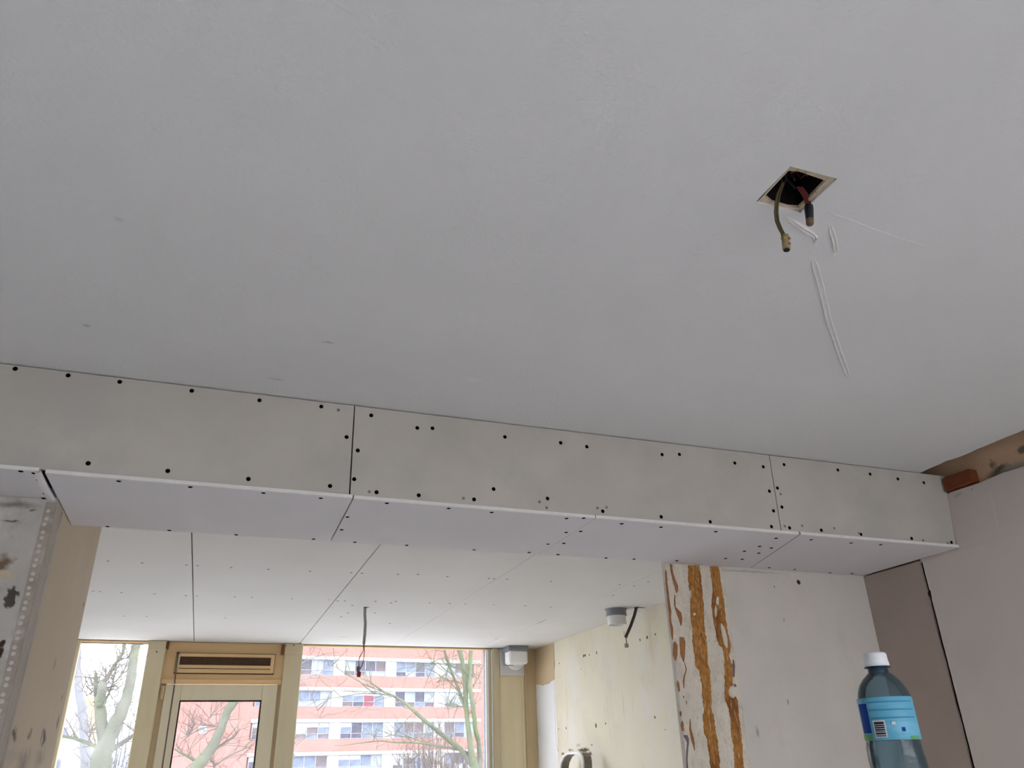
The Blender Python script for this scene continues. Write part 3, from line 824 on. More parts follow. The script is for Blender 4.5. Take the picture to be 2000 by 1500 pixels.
vbox('end_cap', .462, .492, YF - .018, YF + .006, 2.252, 2.398, M_head)
vbox('end_cap', -.270, -.243, YF - .018, YF + .006, 2.252, 2.400, M_bpanel)
vbox('mesh', -.244, .463, YF + .000, YF + .008, 2.309, 2.375, M_slot, .001)
rod = MB()
rod.tube([(-.272 - .11, -.03, 2.398 - 2.25), (-.262 - .11, -.034, 2.40 - 2.25), (-.250 - .11, -.03, 2.396 - 2.25)], .006, 6)
rod.tube([(-.262 - .11, -.032, 2.395 - 2.25), (-.262 - .11, -.034, 2.29 - 2.25), (-.254 - .11, -.032, 2.16 - 2.25), (-.250 - .11, -.03, 1.6 - 2.25), (-.250 - .11, -.03, 1.3 - 2.25)], .0055, 6)
rod.build('pull_rod', mat('dark_bronze_rod', (92, 78, 64), .5, .1, 20, spec=.4), vg, True)
MB().bevbox(-.275 - .11, -.240 - .11, -.040, -.01, 2.155 - 2.25, 2.165 - 2.25, .002).build('rod_guide', M_door, vg)

# ------------------------------------------------------------------ ducts and cables of the far room
M_pvcw = mat('white_duct_plastic', (238, 238, 236), .5, .02, 8, spec=.4)
M_pvcg = mat('grey_duct_plastic', (134, 138, 146), .55, .04, 8, spec=.4)
M_plate = mat('off_white_plate', (218, 216, 212), .6, .03, 8, spec=.3)
ve = empty('wall_vent_elbow', (2.60, YF, 2.25)); tag(ve, 'white and grey duct elbow on a square wall plate by the corner', 'vent')
def lb(name, x0, x1, y0, y1, z0, z1, m, b=.003):
    return MB().bevbox(x0 - 2.60, x1 - 2.60, y0 - YF, y1 - YF, z0 - 2.25, z1 - 2.25, b).build(name, m, ve)
lb('wall_plate', 2.487, 2.722, YF - .016, YF - .001, 2.252, 2.484, M_plate)
mb = MB()
prof = [(.0, -.06), (.072, -.06), (.078, -.054), (.078, 0)]
V, F = [], []
n = 28
for r, yo in ((.0001, -.062), (.070, -.062), (.078, -.052), (.080, 0)):
    V += [(r * math.cos(2 * math.pi * k / n) + .03, yo - .015, r * math.sin(2 * math.pi * k / n) + .128) for k in range(n)]
for i in range(3):
    F += [(i * n + k, i * n + (k + 1) % n, i * n + n + (k + 1) % n, i * n + n + k) for k in range(n)]
obj('round_flange', V, F, M_pvcw, ve, True)
# elbow body: a square tube turning from the wall up into the ceiling
YE = YF - .215
pe0, pe1 = at(995, 1296, 'y', YE), at(1031, 1270, 'y', YE)
ex0, ex1, ez0, ez1 = pe0.x, pe1.x, pe0.z, pe1.z
lb('elbow', ex0, ex1, YE, YE + .15, ez0, ez1, M_pvcw, .014)
lb('socket', ex0 - .006, ex0 + .09, YE + .11, YF - .06, ez0 - .004, ez1 - .012, M_pvcg, .008)
lb('collar', ex0 - .004, ex1 + .004, YE - .004, YE + .154, ez1 - .004, HF - .001, M_pvcg, .004)
lb('collar_lip', ex0 - .008, ex1 + .008, YE - .008, YE + .158, ez1 + .012, ez1 + .018, M_pvcg, .002)

pd = at(1203, 1190, 'z', HF)
ds = empty('duct_stub', (pd.x, pd.y, HF)); tag(ds, 'round white duct stub with grey collar in the far ceiling', 'duct')
mb = MB().lathe([(.078, 0), (.078, -.004), (.070, -.006), (.072, -.045), (.066, -.048), (.060, -.046), (.060, 0)], (0, 0, 0), 32)
mb.build('collar', M_pvcg, ds, True)
mb = MB().lathe([(.065, -.040), (.065, -.105), (.063, -.108), (.058, -.106), (.058, -.02)], (0, 0, 0), 32)
mb.build('pipe', M_pvcw, ds, True)

M_cg = mat('grey_conduit', (158, 153, 151), .6, .04, 20, spec=.3)
M_cd = mat('dark_grey_conduit', (76, 72, 68), .6, .06, 20, spec=.3)
M_cu = mat('brown_wire', (122, 74, 58), .5, .1, 30)
M_bw = mat('blue_grey_wire', (96, 92, 110), .5, .1, 30)
M_red = mat('dark_red_connector', (124, 44, 40), .5, .1, 30)
M_cgr = mat('grey_connector', (120, 108, 116), .5, .1, 30)
pc = at(714, 1186, 'z', HF)
cc = empty('lamp_cable', (pc.x, pc.y, HF)); tag(cc, 'grey ceiling cable hanging before the large window with red connectors', 'cable')
lc = lambda u, v, dy=0: at(u, v, 'y', pc.y + dy) - Vector((pc.x, pc.y, HF))
mb = MB().lathe([(.0135, 0), (.0135, -.003), (.0095, -.003)], (0, 0, 0), 14)
mb.add([(-.004, -.012, -.0008), (.024, -.012, -.0008), (.026, .006, -.0008), (.002, .008, -.0008)], [(0, 1, 2, 3)])
mb.build('cable_hole', M_cd, cc)
MB().tube([lc(713, 1184), lc(712.5, 1200), lc(713.5, 1218), lc(712.5, 1238), lc(710.5, 1258)], .0098, 10).build('conduit', M_cg, cc, True)
MB().tube([lc(710, 1257), lc(709.5, 1272), lc(703, 1282), lc(700.5, 1292), lc(701.5, 1304)], .0026, 6).build('wire', M_bw, cc, True)
MB().tube([lc(711, 1257), lc(712, 1272), lc(710.5, 1285), lc(708, 1298), lc(703, 1308)], .0026, 6).build('wire', M_cu, cc, True)
a = lc(699.5, 1306)
k1 = MB(); k1.bevbox(a.x - .010, a.x + .011, a.y - .009, a.y + .009, a.z - .017, a.z + .015, .003); k1.tube([a + Vector((0, -.009, .002)), a + Vector((0, -.0115, .002))], .004, 8); k1.build('connector', M_cgr, cc)
a = lc(701.0, 1317)
k1 = MB(); k1.bevbox(a.x - .012, a.x + .011, a.y - .009, a.y + .009, a.z - .017, a.z + .017, .003); k1.tube([a + Vector((0, -.009, 0)), a + Vector((0, -.0115, 0))], .004, 8); k1.build('connector', M_red, cc)
MB().tube([lc(700, 1309), lc(701, 1314)], .003, 6).build('pin', M_wht, cc)

pe = at(1243, 1186.5, 'z', HF)
ce = empty('bent_cable', (pe.x, pe.y, HF)); tag(ce, 'short dark grey cable bending down beside the round duct', 'cable')
le = lambda u, v, dy=0: at(u, v, 'y', pe.y + dy) - Vector((pe.x, pe.y, HF))
M_bb = mat('beige_connector', (178, 160, 150), .5, .1, 30)
mb = MB().lathe([(.016, 0), (.016, -.003), (.011, -.003)], (0, 0, 0), 14)
mb.add([(-.01, -.008, -.0008), (.065, -.012, -.0008), (.066, .004, -.0008), (.0, .008, -.0008)], [(0, 1, 2, 3)])
mb.build('cable_hole', M_cd, ce)
MB().tube([le(1243.5, 1185), le(1239, 1202), le(1232, 1222), le(1224, 1240), le(1222, 1245)], .0105, 10).build('conduit', M_cd, ce, True)
MB().tube([le(1222.5, 1243), le(1223, 1250), le(1224, 1256)], .003, 6).build('wire', M_cd, ce, True)
MB().tube([le(1221, 1245), le(1219, 1239), le(1219, 1233)], .0015, 6).build('wire', M_bw, ce, True)
a = le(1223.5, 1261)
k1 = MB(); k1.bevbox(a.x - .013, a.x + .013, a.y - .01, a.y + .01, a.z - .013, a.z + .015, .003); k1.tube([a + Vector((.003, -.01, 0)), a + Vector((.003, -.0125, 0))], .0045, 8); k1.build('connector', M_bb, ce)

# ------------------------------------------------------------------ lamp box and wires in the near ceiling
hc = Vector(((HX0 + HX1) / 2, (HY0 + HY1) / 2, H))
jb = empty('ceiling_lamp_box', hc); tag(jb, 'square recessed lamp box with broken beige rim in the ceiling', 'junction box')
M_rim = mat('broken_beige_rim', (206, 190, 164), .9, .14, 40, bump=.5, bs=60, tints=[((140, 108, 76), 30, .55, .7, .7, (1, 1, 1))])
M_boxin = mat('dark_box_interior', (24, 19, 19), .9, .2, 30)
outer = [(1479, 396), (1512, 361), (1546, 326), (1588, 336), (1631, 350), (1600, 380), (1571, 411), (1548, 414), (1520, 404)]
inner = [(1494, 383), (1517, 358), (1540, 334), (1560, 335), (1613, 353), (1588, 379), (1560, 406), (1540, 405), (1509, 396)]
V, F = [], []
n = len(outer)
ow = [at(u, v, 'z', H + .004) - hc for u, v in outer]; iw = [at(u, v, 'z', H + .007) - hc for u, v in inner]
for i in range(n):                                            # clamp the outer ring into the hole
    ow[i].x = max(-.0574, min(.0574, ow[i].x * 1.04)); ow[i].y = max(-.0579, min(.0579, ow[i].y * 1.04))
V = ow + iw + [p + Vector((0, 0, .007)) for p in iw]
for i in range(n):
    j = (i + 1) % n
    F += [(i, j, n + j, n + i), (n + i, n + j, 2 * n + j, 2 * n + i)]
obj('rim', V, F, M_rim, jb)
V = [Vector((p.x * 1.02, p.y * 1.02, .0135)) for p in iw] + [Vector((p.x * .98, p.y * .98, .105)) for p in iw]
F = [(i, (i + 1) % n, n + (i + 1) % n, n + i) for i in range(n)] + [tuple(range(n, 2 * n))]
obj('box', V, F, M_boxin, jb)
M_rw = mat('old_red_wire', (88, 30, 28), .6, .15, 40)
M_kw = mat('old_black_wire', (40, 36, 40), .6, .15, 40)
random.seed(11)
for k in range(9):
    mb = MB()
    a0 = random.uniform(0, 6.28)
    pts = []
    for t in range(9):
        s = t / 8
        aa = a0 + s * random.uniform(2.2, 4)
        rr = .018 + .012 * math.sin(s * 5 + k)
        pts.append((rr * math.cos(aa) + .003, rr * .9 * math.sin(aa), .028 + .03 * random.random() + .04 * s))
    pts.append((pts[-1][0], pts[-1][1], .104))
    mb.tube(pts, .0023, 6)
    mb.build('inner_wire', M_rw if k % 2 else M_kw, jb, True)

M_tw = mat('grimy_brown_twin_wire', (92, 76, 54), .65, .2, 60, tints=[((70, 56, 40), 50, .5, .65, .8, (1, 1, 1))])
M_tb = mat('grimy_ivory_terminal', (158, 138, 102), .55, .16, 60, tints=[((110, 84, 52), 60, .5, .64, .8, (1, 1, 1))])
M_brass = mat('dull_brass', (150, 116, 68), .4, .1, 60, metal=.8)
yt = 1.028
wt = empty('twin_wire', at(1519, 398, 'y', yt)); tag(wt, 'grimy brown twin wire with ivory terminal hanging from the lamp box', 'wire')
lt = lambda u, v, dy=0: at(u, v, 'y', yt + dy) - wt.location
for dx, rr in ((-2.2, .0024), (2.2, .0024)):
    MB().tube([lt(1530 + dx * .5, 356, -.03), lt(1521 + dx, 378, -.015), lt(1517 + dx, 398), lt(1516 + dx, 415), lt(1518 + dx, 432), lt(1524 + dx, 447), lt(1529 + dx * .9, 456), lt(1531 + dx * 1.3, 463)], rr, 8).build('wire', M_tw, wt, True)
a = lt(1533.5, 460); b = lt(1536.5, 488)
tb = MB()
dirv = (b - a).normalized()
tb.tube([a, a + dirv * .004, b - dirv * .004, b], [.0066, .0080, .0084, .0072], 10)
tb.tube([a.lerp(b, .30) + Vector((-.006, -.003, 0)), a.lerp(b, .30) + Vector((-.0115, -.005, -.001))], .0042, 8)
tbo = tb.build('terminal', M_tb, wt, True)
MB().tube([a.lerp(b, .35) + Vector((.002, -.0075, 0)), a.lerp(b, .35) + Vector((.002, -.0098, 0))], .0032, 8).build('clamp_screw', M_brass, tbo)
MB().tube([a.lerp(b, .72) + Vector((.001, -.0075, 0)), a.lerp(b, .72) + Vector((.001, -.0098, 0))], .0032, 8).build('clamp_screw', M_brass, tbo)
MB().tube([b - dirv * .003, b + dirv * .0012], .0064, 10).build('end', M_kw, tbo)

yc = 1.012
wc = empty('capped_wire', at(1576, 385, 'y', yc)); tag(wc, 'dark red wires ending in a black cap hanging from the lamp box', 'wire')
lk = lambda u, v, dy=0: at(u, v, 'y', yc + dy) - wc.location
for dx in (-4, 0, 4):
    MB().tube([lk(1562 + dx, 366, -.03), lk(1571 + dx, 378, -.01), lk(1577 + dx, 392), lk(1579.5 + dx * .8, 406)], .0026, 8).build('wire', M_rw, wc, True)
a, b = lk(1579.5, 402), lk(1582, 438)
dv = (b - a).normalized()
M_capm = mat('black_wire_cap', (34, 36, 42), .45, .1, 30, spec=.45)
M_cape = mat('dusty_cap_end', (126, 104, 78), .7, .2, 60)
capo = MB().tube([a, a + dv * .001, a + dv * .012, b - dv * .012, b - dv * .002], [.0078, .0090, .0092, .0078, .0074], 14).build('cap', M_capm, wc, True)
MB().tube([b - dv * .013, b - dv * .0015, b], [.0079, .0078, .0070], 14).build('cap_end', M_cape, capo, True)

# ------------------------------------------------------------------ brick in the corner above the lining
bk = MB().bevbox(2.800, XO - .001, 2.175, 2.313, 2.521, 2.578, .004).build('brick', mat('red_brown_brick', (124, 70, 44), .9, .12, 18, bump=.5, bs=60))
tag(bk, 'red-brown brick wedged in the corner above the right wall lining', 'brick')

# ------------------------------------------------------------------ stepladder against the far right wall
M_lw = mat('white_enamel_edge', (240, 240, 240), .4, .02, 10, spec=.5)
M_lg = mat('worn_grey_metal', (126, 118, 110), .5, .16, 16, spec=.4, tints=[((96, 86, 78), 20, .52, .66, .7, (1, 1, 1))])
sl = empty('stepladder', (2.735, 6.09, 0)); tag(sl, 'stepladder with white-edged grey hoop by the far right wall', 'ladder')
hoop = [(6.47, .9), (6.40, 1.2), (6.335, 1.46), (6.292, 1.53), (6.235, 1.57), (6.18, 1.586), (6.13, 1.592), (5.95, 1.592), (5.915, 1.585), (5.888, 1.565), (5.878, 1.535), (5.885, 1.46), (5.84, 1.2), (5.78, .9)]
path = [(2.700 - 2.735, y - 6.09, z) for y, z in hoop]
MB().tube(path, .0095, 8).build('hoop_rim', M_lw, sl, True)
V, F = [], []
for i, (x, y, z) in enumerate(path):
    p, nx_ = Vector(path[max(0, i - 1)]), Vector(path[min(len(path) - 1, i + 1)])
    t = (nx_ - p).normalized(); nn = Vector((0, t.z, -t.y))
    for dx, dn in ((.002, -.004), (.072, -.004), (.072, .004), (.002, .004)):
        V.append((x + dx, y + nn.y * dn, z + nn.z * dn))
    if i:
        for k in range(4):
            F.append((4 * i - 4 + k, 4 * i - 4 + (k + 1) % 4, 4 * i + (k + 1) % 4, 4 * i + k))
obj('hoop_band', V, F, M_lg, sl)
for y0, y1 in ((6.47, 6.62), (5.78, 5.62)):
    MB().tube([(0, y0 - 6.09, .92), (0, y1 - 6.09, .012)], .018, 10).build('leg', M_lg, sl, True)
    MB().tube([(-.33, (y0 - 6.09) * .9, .92), (-.62, y1 - 6.09, .012)], .015, 10).build('leg', M_lg, sl, True)
for z, f in ((.90, .93), (.62, .95), (.34, .98)):
    MB().bevbox(-.10 if z < .9 else -.36, .03, -.36 * f, .40 * f, z, z + .03, .005).build('step', M_lg, sl)

# ------------------------------------------------------------------ water bottle and the stand below it
BX, BY, BZ = .797, .824, 1.445
wb = empty('water_bottle', (BX, BY, BZ)); tag(wb, 'clear blue plastic water bottle with white cap and light blue label', 'bottle')
def bottlemat(name, tint, dcol, amt):
    m, N, L, B = newmat(name)
    N.remove(B)
    tr = N.new('ShaderNodeBsdfTransparent'); tr.inputs[0].default_value = (*tint, 1)
    gl = N.new('ShaderNodeBsdfGlossy'); gl.inputs['Roughness'].default_value = .12
    df = N.new('ShaderNodeBsdfDiffuse'); df.inputs[0].default_value = (*lin(dcol), 1)
    fr_ = N.new('ShaderNodeFresnel'); fr_.inputs['IOR'].default_value = 1.4
    m1 = N.new('ShaderNodeMixShader'); m1.inputs[0].default_value = amt
    m2 = N.new('ShaderNodeMixShader')
    tc = N.new('ShaderNodeTexCoord'); nz = N.new('ShaderNodeTexNoise'); nz.inputs['Scale'].default_value = 55
    L.new(tc.outputs['Object'], nz.inputs['Vector'])
    bp = N.new('ShaderNodeBump'); bp.inputs['Strength'].default_value = .25; bp.inputs['Distance'].default_value = .004
    L.new(nz.outputs['Fac'], bp.inputs['Height'])
    L.new(bp.outputs[0], gl.inputs['Normal']); L.new(bp.outputs[0], fr_.inputs['Normal'])
    L.new(tr.outputs[0], m1.inputs[1]); L.new(df.outputs[0], m1.inputs[2])
    L.new(fr_.outputs[0], m2.inputs[0]); L.new(m1.outputs[0], m2.inputs[1]); L.new(gl.outputs[0], m2.inputs[2])
    L.new(m2.outputs[0], N['Material Output'].inputs['Surface'])
    return m
M_pet = bottlemat('blue_tinted_plastic', (.50, .62, .68), (112, 140, 150), .20)
M_neck = bottlemat('dark_blue_neck_plastic', (.22, .36, .44), (46, 74, 92), .45)
M_lab = mat('light_blue_label', (86, 158, 186), .45, .04, 30, spec=.4, tints=[((112, 178, 204), 40, .5, .62, .6, (.3, .3, 2))])
M_lab2 = mat('dark_blue_label_print', (8, 56, 138), .6, .05, 30, spec=.15)
M_lab3 = mat('green_label_print', (92, 150, 84), .5, .2, 60)
M_lab4 = mat('mid_blue_label_line', (60, 132, 164), .45, .04, 30)
M_lw2 = mat('white_print', (196, 200, 202), .5, .02, 20)
M_bar = mat('black_print', (44, 38, 44), .5, .02, 20)
M_cap = mat('white_bottle_cap', (214, 216, 217), .5, .02, 30, spec=.4)
def wob(a, z):
    return .0011 * math.sin(3 * a + z * 60) * (1 if z < .115 else 0) + .0007 * mnoise.noise(Vector((math.cos(a) * 2, math.sin(a) * 2, z * 60)))
MB().lathe([(.0, .004), (.022, .002), (.029, .006), (.0315, .014), (.0322, .04), (.0318, .06), (.0322, .08), (.0325, .095), (.0318, .108), (.0306, .118), (.0312, .14), (.0314, .160), (.0306, .166), (.0290, .173), (.0258, .180), (.0205, .187), (.0150, .192), (.0122, .1945)],
           (0, 0, 0), 40, wave=wob).build('body', M_pet, wb, True)
MB().lathe([(.0122, .1944), (.0121, .199), (.0158, .2000), (.0160, .2012), (.0124, .2024), (.0120, .212)], (0, 0, 0), 32).build('neck', M_neck, wb, True)
MB().lathe([(.0146, .2015), (.0150, .2022), (.0148, .2055), (.0142, .2085), (.0140, .2150), (.0132, .2176), (.0105, .2184), (.0, .2186)], (0, 0, 0), 36,
           wave=lambda a, z: .00022 * math.sin(36 * a) if .206 < z < .216 else 0).build('cap', M_cap, wb, True)
# label sleeve and its print; angles about the bottle axis, the camera lies towards va
va = math.atan2(-BY, -BX)
label = MB().lathe([(.0316, .1165), (.0321, .1175), (.0321, .1635), (.0316, .1645)], (0, 0, 0), 48, wave=lambda a, z: .0003 * math.sin(5 * a + z * 90)).build('label', M_lab, wb, True)
def patch(name, a0, a1, z0, z1, m, r=.0326, parent=label):
    return MB().lathe([(r - .0004, z0), (r, z0 + .0002), (r, z1 - .0002), (r - .0004, z1)], (0, 0, 0), 8, va + a0, va + a1).build(name, m, parent, True)
# seen from the camera: left is towards larger angles
dg = math.radians
def pa(name, left, right, z0, z1, m, r=.0326, parent=label): return patch(name, dg(left), dg(right), z0, z1, m, r, parent)
pa('brand_band', -72, -42, .1245, .158, M_lab2)
bc = pa('barcode', -35, -8, .1195, .1385, M_lw2)
for k, (z0, h_) in enumerate(((.1340, .0028), (.1318, .0016), (.1294, .0018), (.1270, .0018), (.1254, .0010), (.1228, .0020), (.1206, .0012))):
    pa('barcode_bar', -32, -11, z0, z0 + h_, M_bar, .0329, bc)
pa('print_mark', 22, 30, .1255, .1300, M_lab2)
pa('print_mark', 4, 12, .1330, .1365, M_lw2)
for z0 in (.1580, .1490, .1400):
    pa('print_line', -38, 62, z0, z0 + .0018, M_lab4)
pa('wave_print', -80, -42, .117, .1235, M_lab3, .0325)
pa('wave_print', 38, 62, .117, .1205, M_lab3, .0325)
M_wood = mat('raw_pine_board', (196, 170, 132), .8, .1, 6, bump=.1, bs=60, stretch=(1, 6, 6))
ws = empty('work_stand', (.86, .86, 0)); tag(ws, 'raw pine stand under the water bottle', 'stand')
MB().bevbox(-.16, .16, -.13, .13, BZ - .025, BZ + .0015, .004).build('top', M_wood, ws)
for sx in (-1, 1):
    for sy in (-1, 1):
        MB().tube([(sx * .13, sy * .10, BZ - .026), (sx * .17, sy * .15, .0)], .018, 8).build('leg', M_wood, ws)
MB().bevbox(-.14, .14, -.012, .012, .5, .54, .003).build('stretcher', M_wood, ws)

# ------------------------------------------------------------------ outside
M_gnd = mat('pale_paving', (176, 177, 178), .95, .2, .3, bump=.2, bs=3)
gnd = obj('ground', [(-250, 7.6, -4.2), (250, 7.6, -4.2), (250, 300, -4.2), (-250, 300, -4.2), (-250, -3.6, -4.2), (250, -3.6, -4.2), (250, -200, -4.2), (-250, -200, -4.2)], [(0, 1, 2, 3), (4, 7, 6, 5), (0, 4, 5, 1)], M_gnd)
tag(gnd, 'pale paved ground far below the windows', 'ground', kind='structure')

M_brk = mat('salmon_brick_facade', (146, 104, 97), .95, .06, .8, bump=0, stretch=(1, 1, 3))
M_lint = mat('white_concrete_lintel', (172, 172, 172), .9, .03, 3)
M_inf = mat('white_infill_panel', (152, 155, 158), .8, .03, 3)
M_wfr = mat('pale_grey_window_frame', (132, 136, 144), .7, .03, 3)
PANES = [mat('blue_grey_pane', (98, 106, 122), .5, .25, 2, spec=.08), mat('pale_curtained_pane', (127, 134, 141), .5, .12, 2, spec=.08), mat('dark_pane', (74, 74, 86), .5, .3, 3, spec=.08),
         mat('red_curtained_pane', (122, 66, 80), .5, .1, 3, spec=.05), mat('brownish_pane', (92, 84, 87), .5, .3, 3, spec=.08)]
bd = empty('apartment_building', (0, 79.7, -4.2), math.radians(6)); tag(bd, 'long salmon brick apartment block with white-edged window bands', 'building')
Z0 = 4.2
SL, SR = -3.9, 40.0
random.seed(7)
MB().box(SL, 4.05, 0, 12, 0, 22 ).build('end_wall', M_brk, bd)
MB().box(4.05, SR, .35, 12, 0, 22).build('core_wall', M_brk, bd)
wins = [(4.25, 5.95), (7.05, 11.28), (12.35, 16.52), (17.62, 21.73), (22.9, 26.1)]
infs = [(5.95, 7.05), (11.28, 12.35), (16.52, 17.62), (21.73, 22.9)]
MB().box(26.1, SR, 0, .4, 0, 22).build('end_wall', M_brk, bd)
pane_me = {}
def pane_mesh(w, h, mi):
    k = (round(w, 3), round(h, 3), mi)
    if k not in pane_me:
        m_ = MB().box(0, w, 0, .02, 0, h); pane_me[k] = mesh('pane', m_.v, m_.f, PANES[mi])
    return pane_me[k]
for k in range(6):
    zt = 10.98 + 2.8 - 2.8 * k + Z0                     # lintel centre above this row of windows
    if k == 0:
        MB().box(4.05, 26.12, 0, .36, zt + .14, 22).build('spandrel', M_brk, bd)
    zb = zt - 1.58
    MB().box(4.05, 26.12, 0, .36, zb - 1.08, zb).build('spandrel', M_brk, bd)
    MB().box(4.04, 26.8, -.09, .3, zt - .14, zt + .14).build('lintel', M_lint, bd)
    for x0, x1 in infs:
        MB().box(x0, x1, .06, .3, zb, zt - .14).build('infill_panel', M_inf, bd)
    for wi, (x0, x1) in enumerate(wins):
        wz0, wz1 = zb + .02, zt - .14
        nc = max(2, round((x1 - x0) / 1.03)); cw = (x1 - x0) / nc
        fm = MB()
        for c in range(nc + 1):
            fm.box(x0 + cw * c - .035, x0 + cw * c + .035, .10, .2, wz0, wz1)
        fm.box(x0, x1, .101, .199, wz0, wz0 + .05); fm.box(x0, x1, .101, .199, wz0 + .42, wz0 + .47); fm.box(x0, x1, .101, .199, wz1 - .05, wz1)
        wo = fm.build('window', M_wfr, bd)
        style = random.random()
        for c in range(nc):
            for (z0, z1) in ((wz0 + .05, wz0 + .42), (wz0 + .47, wz1 - .05)):
                mi = random.choice((0, 0, 1, 2, 4) if style < .6 else (1, 1, 0))
                if k == 2 and wi == 2 and c in (2,): mi = 3
                put('pane', pane_mesh(cw - .07, z1 - z0, mi), wo, (x0 + cw * c + .035, .15, z0))
        if random.random() < .5:                         # half-drawn white blinds
            MB().box(x0 + .04, x0 + cw * random.randint(1, nc) - .04, .13, .145, wz1 - .42, wz1 - .05).build('blind', M_inf, wo)
for z in (-.9, 1.9, 4.7, 7.5):
    sw = MB().box(-.32, .32, -.03, .05, z - .31 + Z0, z + .31 + Z0).build('small_window', M_inf, bd)
    MB().box(-.24, .24, -.04, .0, z - .23 + Z0, z + .23 + Z0).build('pane', PANES[1], sw)

# pale blocks far beyond the left window
M_yel = mat('pale_yellow_facade', (154, 138, 108), .95, .05, .5)
M_gw = mat('pale_grey_facade', (146, 150, 158), .95, .05, .5)
def farblock(name, u0, u1, v0, Y, m, label, rows):
    a, b = at(u0, v0, 'y', Y), at(u1, v0, 'y', Y)
    e = empty(name, (a.x, Y, -4.2)); tag(e, label, 'building')
    w, h = b.x - a.x, a.z + 4.2
    MB().box(0, w, 0, 10, 0, h).build('wall', m, e)
    for r in range(rows):
        z = h - 1.4 - r * 2.9
        if z < 1: break
        n_ = max(1, int(w / 2.4))
        for c in range(n_):
            x = w * (c + .5) / n_
            wo = MB().box(x - .75, x + .75, -.06, .1, z - 1.1, z).build('window', M_wfr, e)
            MB().box(x - .68, x + .68, -.09, 0, z - 1.03, z - .07).build('pane', PANES[0], wo)
farblock('tower_block', 158, 192, 1362, 120, M_yel, 'pale yellow tower block far beyond the narrow left window', 0)
farblock('office_block', 40, 150, 1390, 95, M_gw, 'low grey office block far left beyond the narrow window', 6)

# trees
M_bark = mat('grey_green_bark', (86, 88, 76), .95, .2, 3, bump=.5, bs=18, tints=[((89, 102, 60), 1.8, .5, .66, .8, (1, 1, .4))])
M_bark2 = mat('blue_grey_bark', (102, 104, 110), .95, .15, 3, bump=.5, bs=18)
M_twig = mat('brown_twig', (92, 83, 77), .95, .2, 3)
M_twg = mat('olive_twig', (89, 90, 72), .95, .2, 3)

def path3(L_, conv, Y, wob=0.0):
    out, rad = [], []
    for i, (x, y, w) in enumerate(L_):
        u, v, s = conv(x, y)
        yy = Y + wob * math.sin(i * 1.1)
        p = at(u, v, 'y', yy)
        out.append(p); rad.append(max(.004, w * s * .5 * Y / FPX * 1.07))
    return out, rad
cz5 = lambda x, y: (570 + .2 * x, 1240 + .2 * y, .2)
cz3 = lambda x, y: (90 + .1867 * x, 1220 + .1867 * y, .1867)
cz4 = lambda x, y: (290 + .1867 * x, 1220 + .1867 * y, .1867)

def twigs_along(mb, pts, rad, n, ln, rnd, depth=2, r0=.010, spread=1.0, up=.2):
    for _ in range(n):
        t = rnd.random() * (len(pts) - 1)
        i = min(int(t), len(pts) - 2)
        p = pts[i].lerp(pts[i + 1], t - i)
        base = (pts[i + 1] - pts[i]).normalized()
        d = (base * .5 + Vector((rnd.uniform(-1, 1), rnd.uniform(-.6, .6), rnd.uniform(-.6, 1) + up)) * spread).normalized()
        L_ = ln * rnd.uniform(.4, 1.2)
        q_ = [p]
        for s in range(4):
            d = (d + Vector((rnd.uniform(-.35, .35), rnd.uniform(-.3, .3), rnd.uniform(-.3, .3)))).normalized()
            q_.append(q_[-1] + d * L_ / 4)
        mb.tube(q_, [r0, r0 * .8, r0 * .6, r0 * .45, r0 * .25], 4, False)
        if depth > 1:
            twigs_along(mb, q_, None, 3, ln * .5, rnd, depth - 1, r0 * .55, spread, up)

def tree(name, label, base, limbs, Y, conv, m, mt, twn, twl, seed, r0=.01, group=None):
    rnd = random.Random(seed)
    e = empty(name, base); tag(e, label, 'tree', group)
    off = Vector(base)
    tw = MB()
    for i, L_ in enumerate(limbs):
        P, R_ = path3(L_, conv, Y, .0 if i == 0 else .15)
        if i == 0:
            P = [Vector(base)] + P; R_ = [R_[0] * 1.35] + R_
        # smooth the limb with extra wobbling points
        P2, R2 = [], []
        for a, b, ra, rb in zip(P[:-1], P[1:], R_[:-1], R_[1:]):
            for s in range(3):
                t = s / 3
                P2.append(a.lerp(b, t) + Vector((rnd.uniform(-1, 1), rnd.uniform(-1, 1), 0)) * ra * .14 * (1 if s else 0)); R2.append((ra + (rb - ra) * t) * rnd.uniform(.95, 1.06))
        P2.append(P[-1]); R2.append(R_[-1] * .8)
        MB().tube([p - off for p in P2], R2, 10 if i < 4 else 6).build('trunk' if i == 0 else 'branch', m, e, True)
        twigs_along(tw, [p - off for p in P[1 if i == 0 else 0:]], None, twn if i else twn // 2, twl, rnd, 2, r0)
    t = tw.build('twigs', mt, e); t['kind'] = 'stuff'
    return e

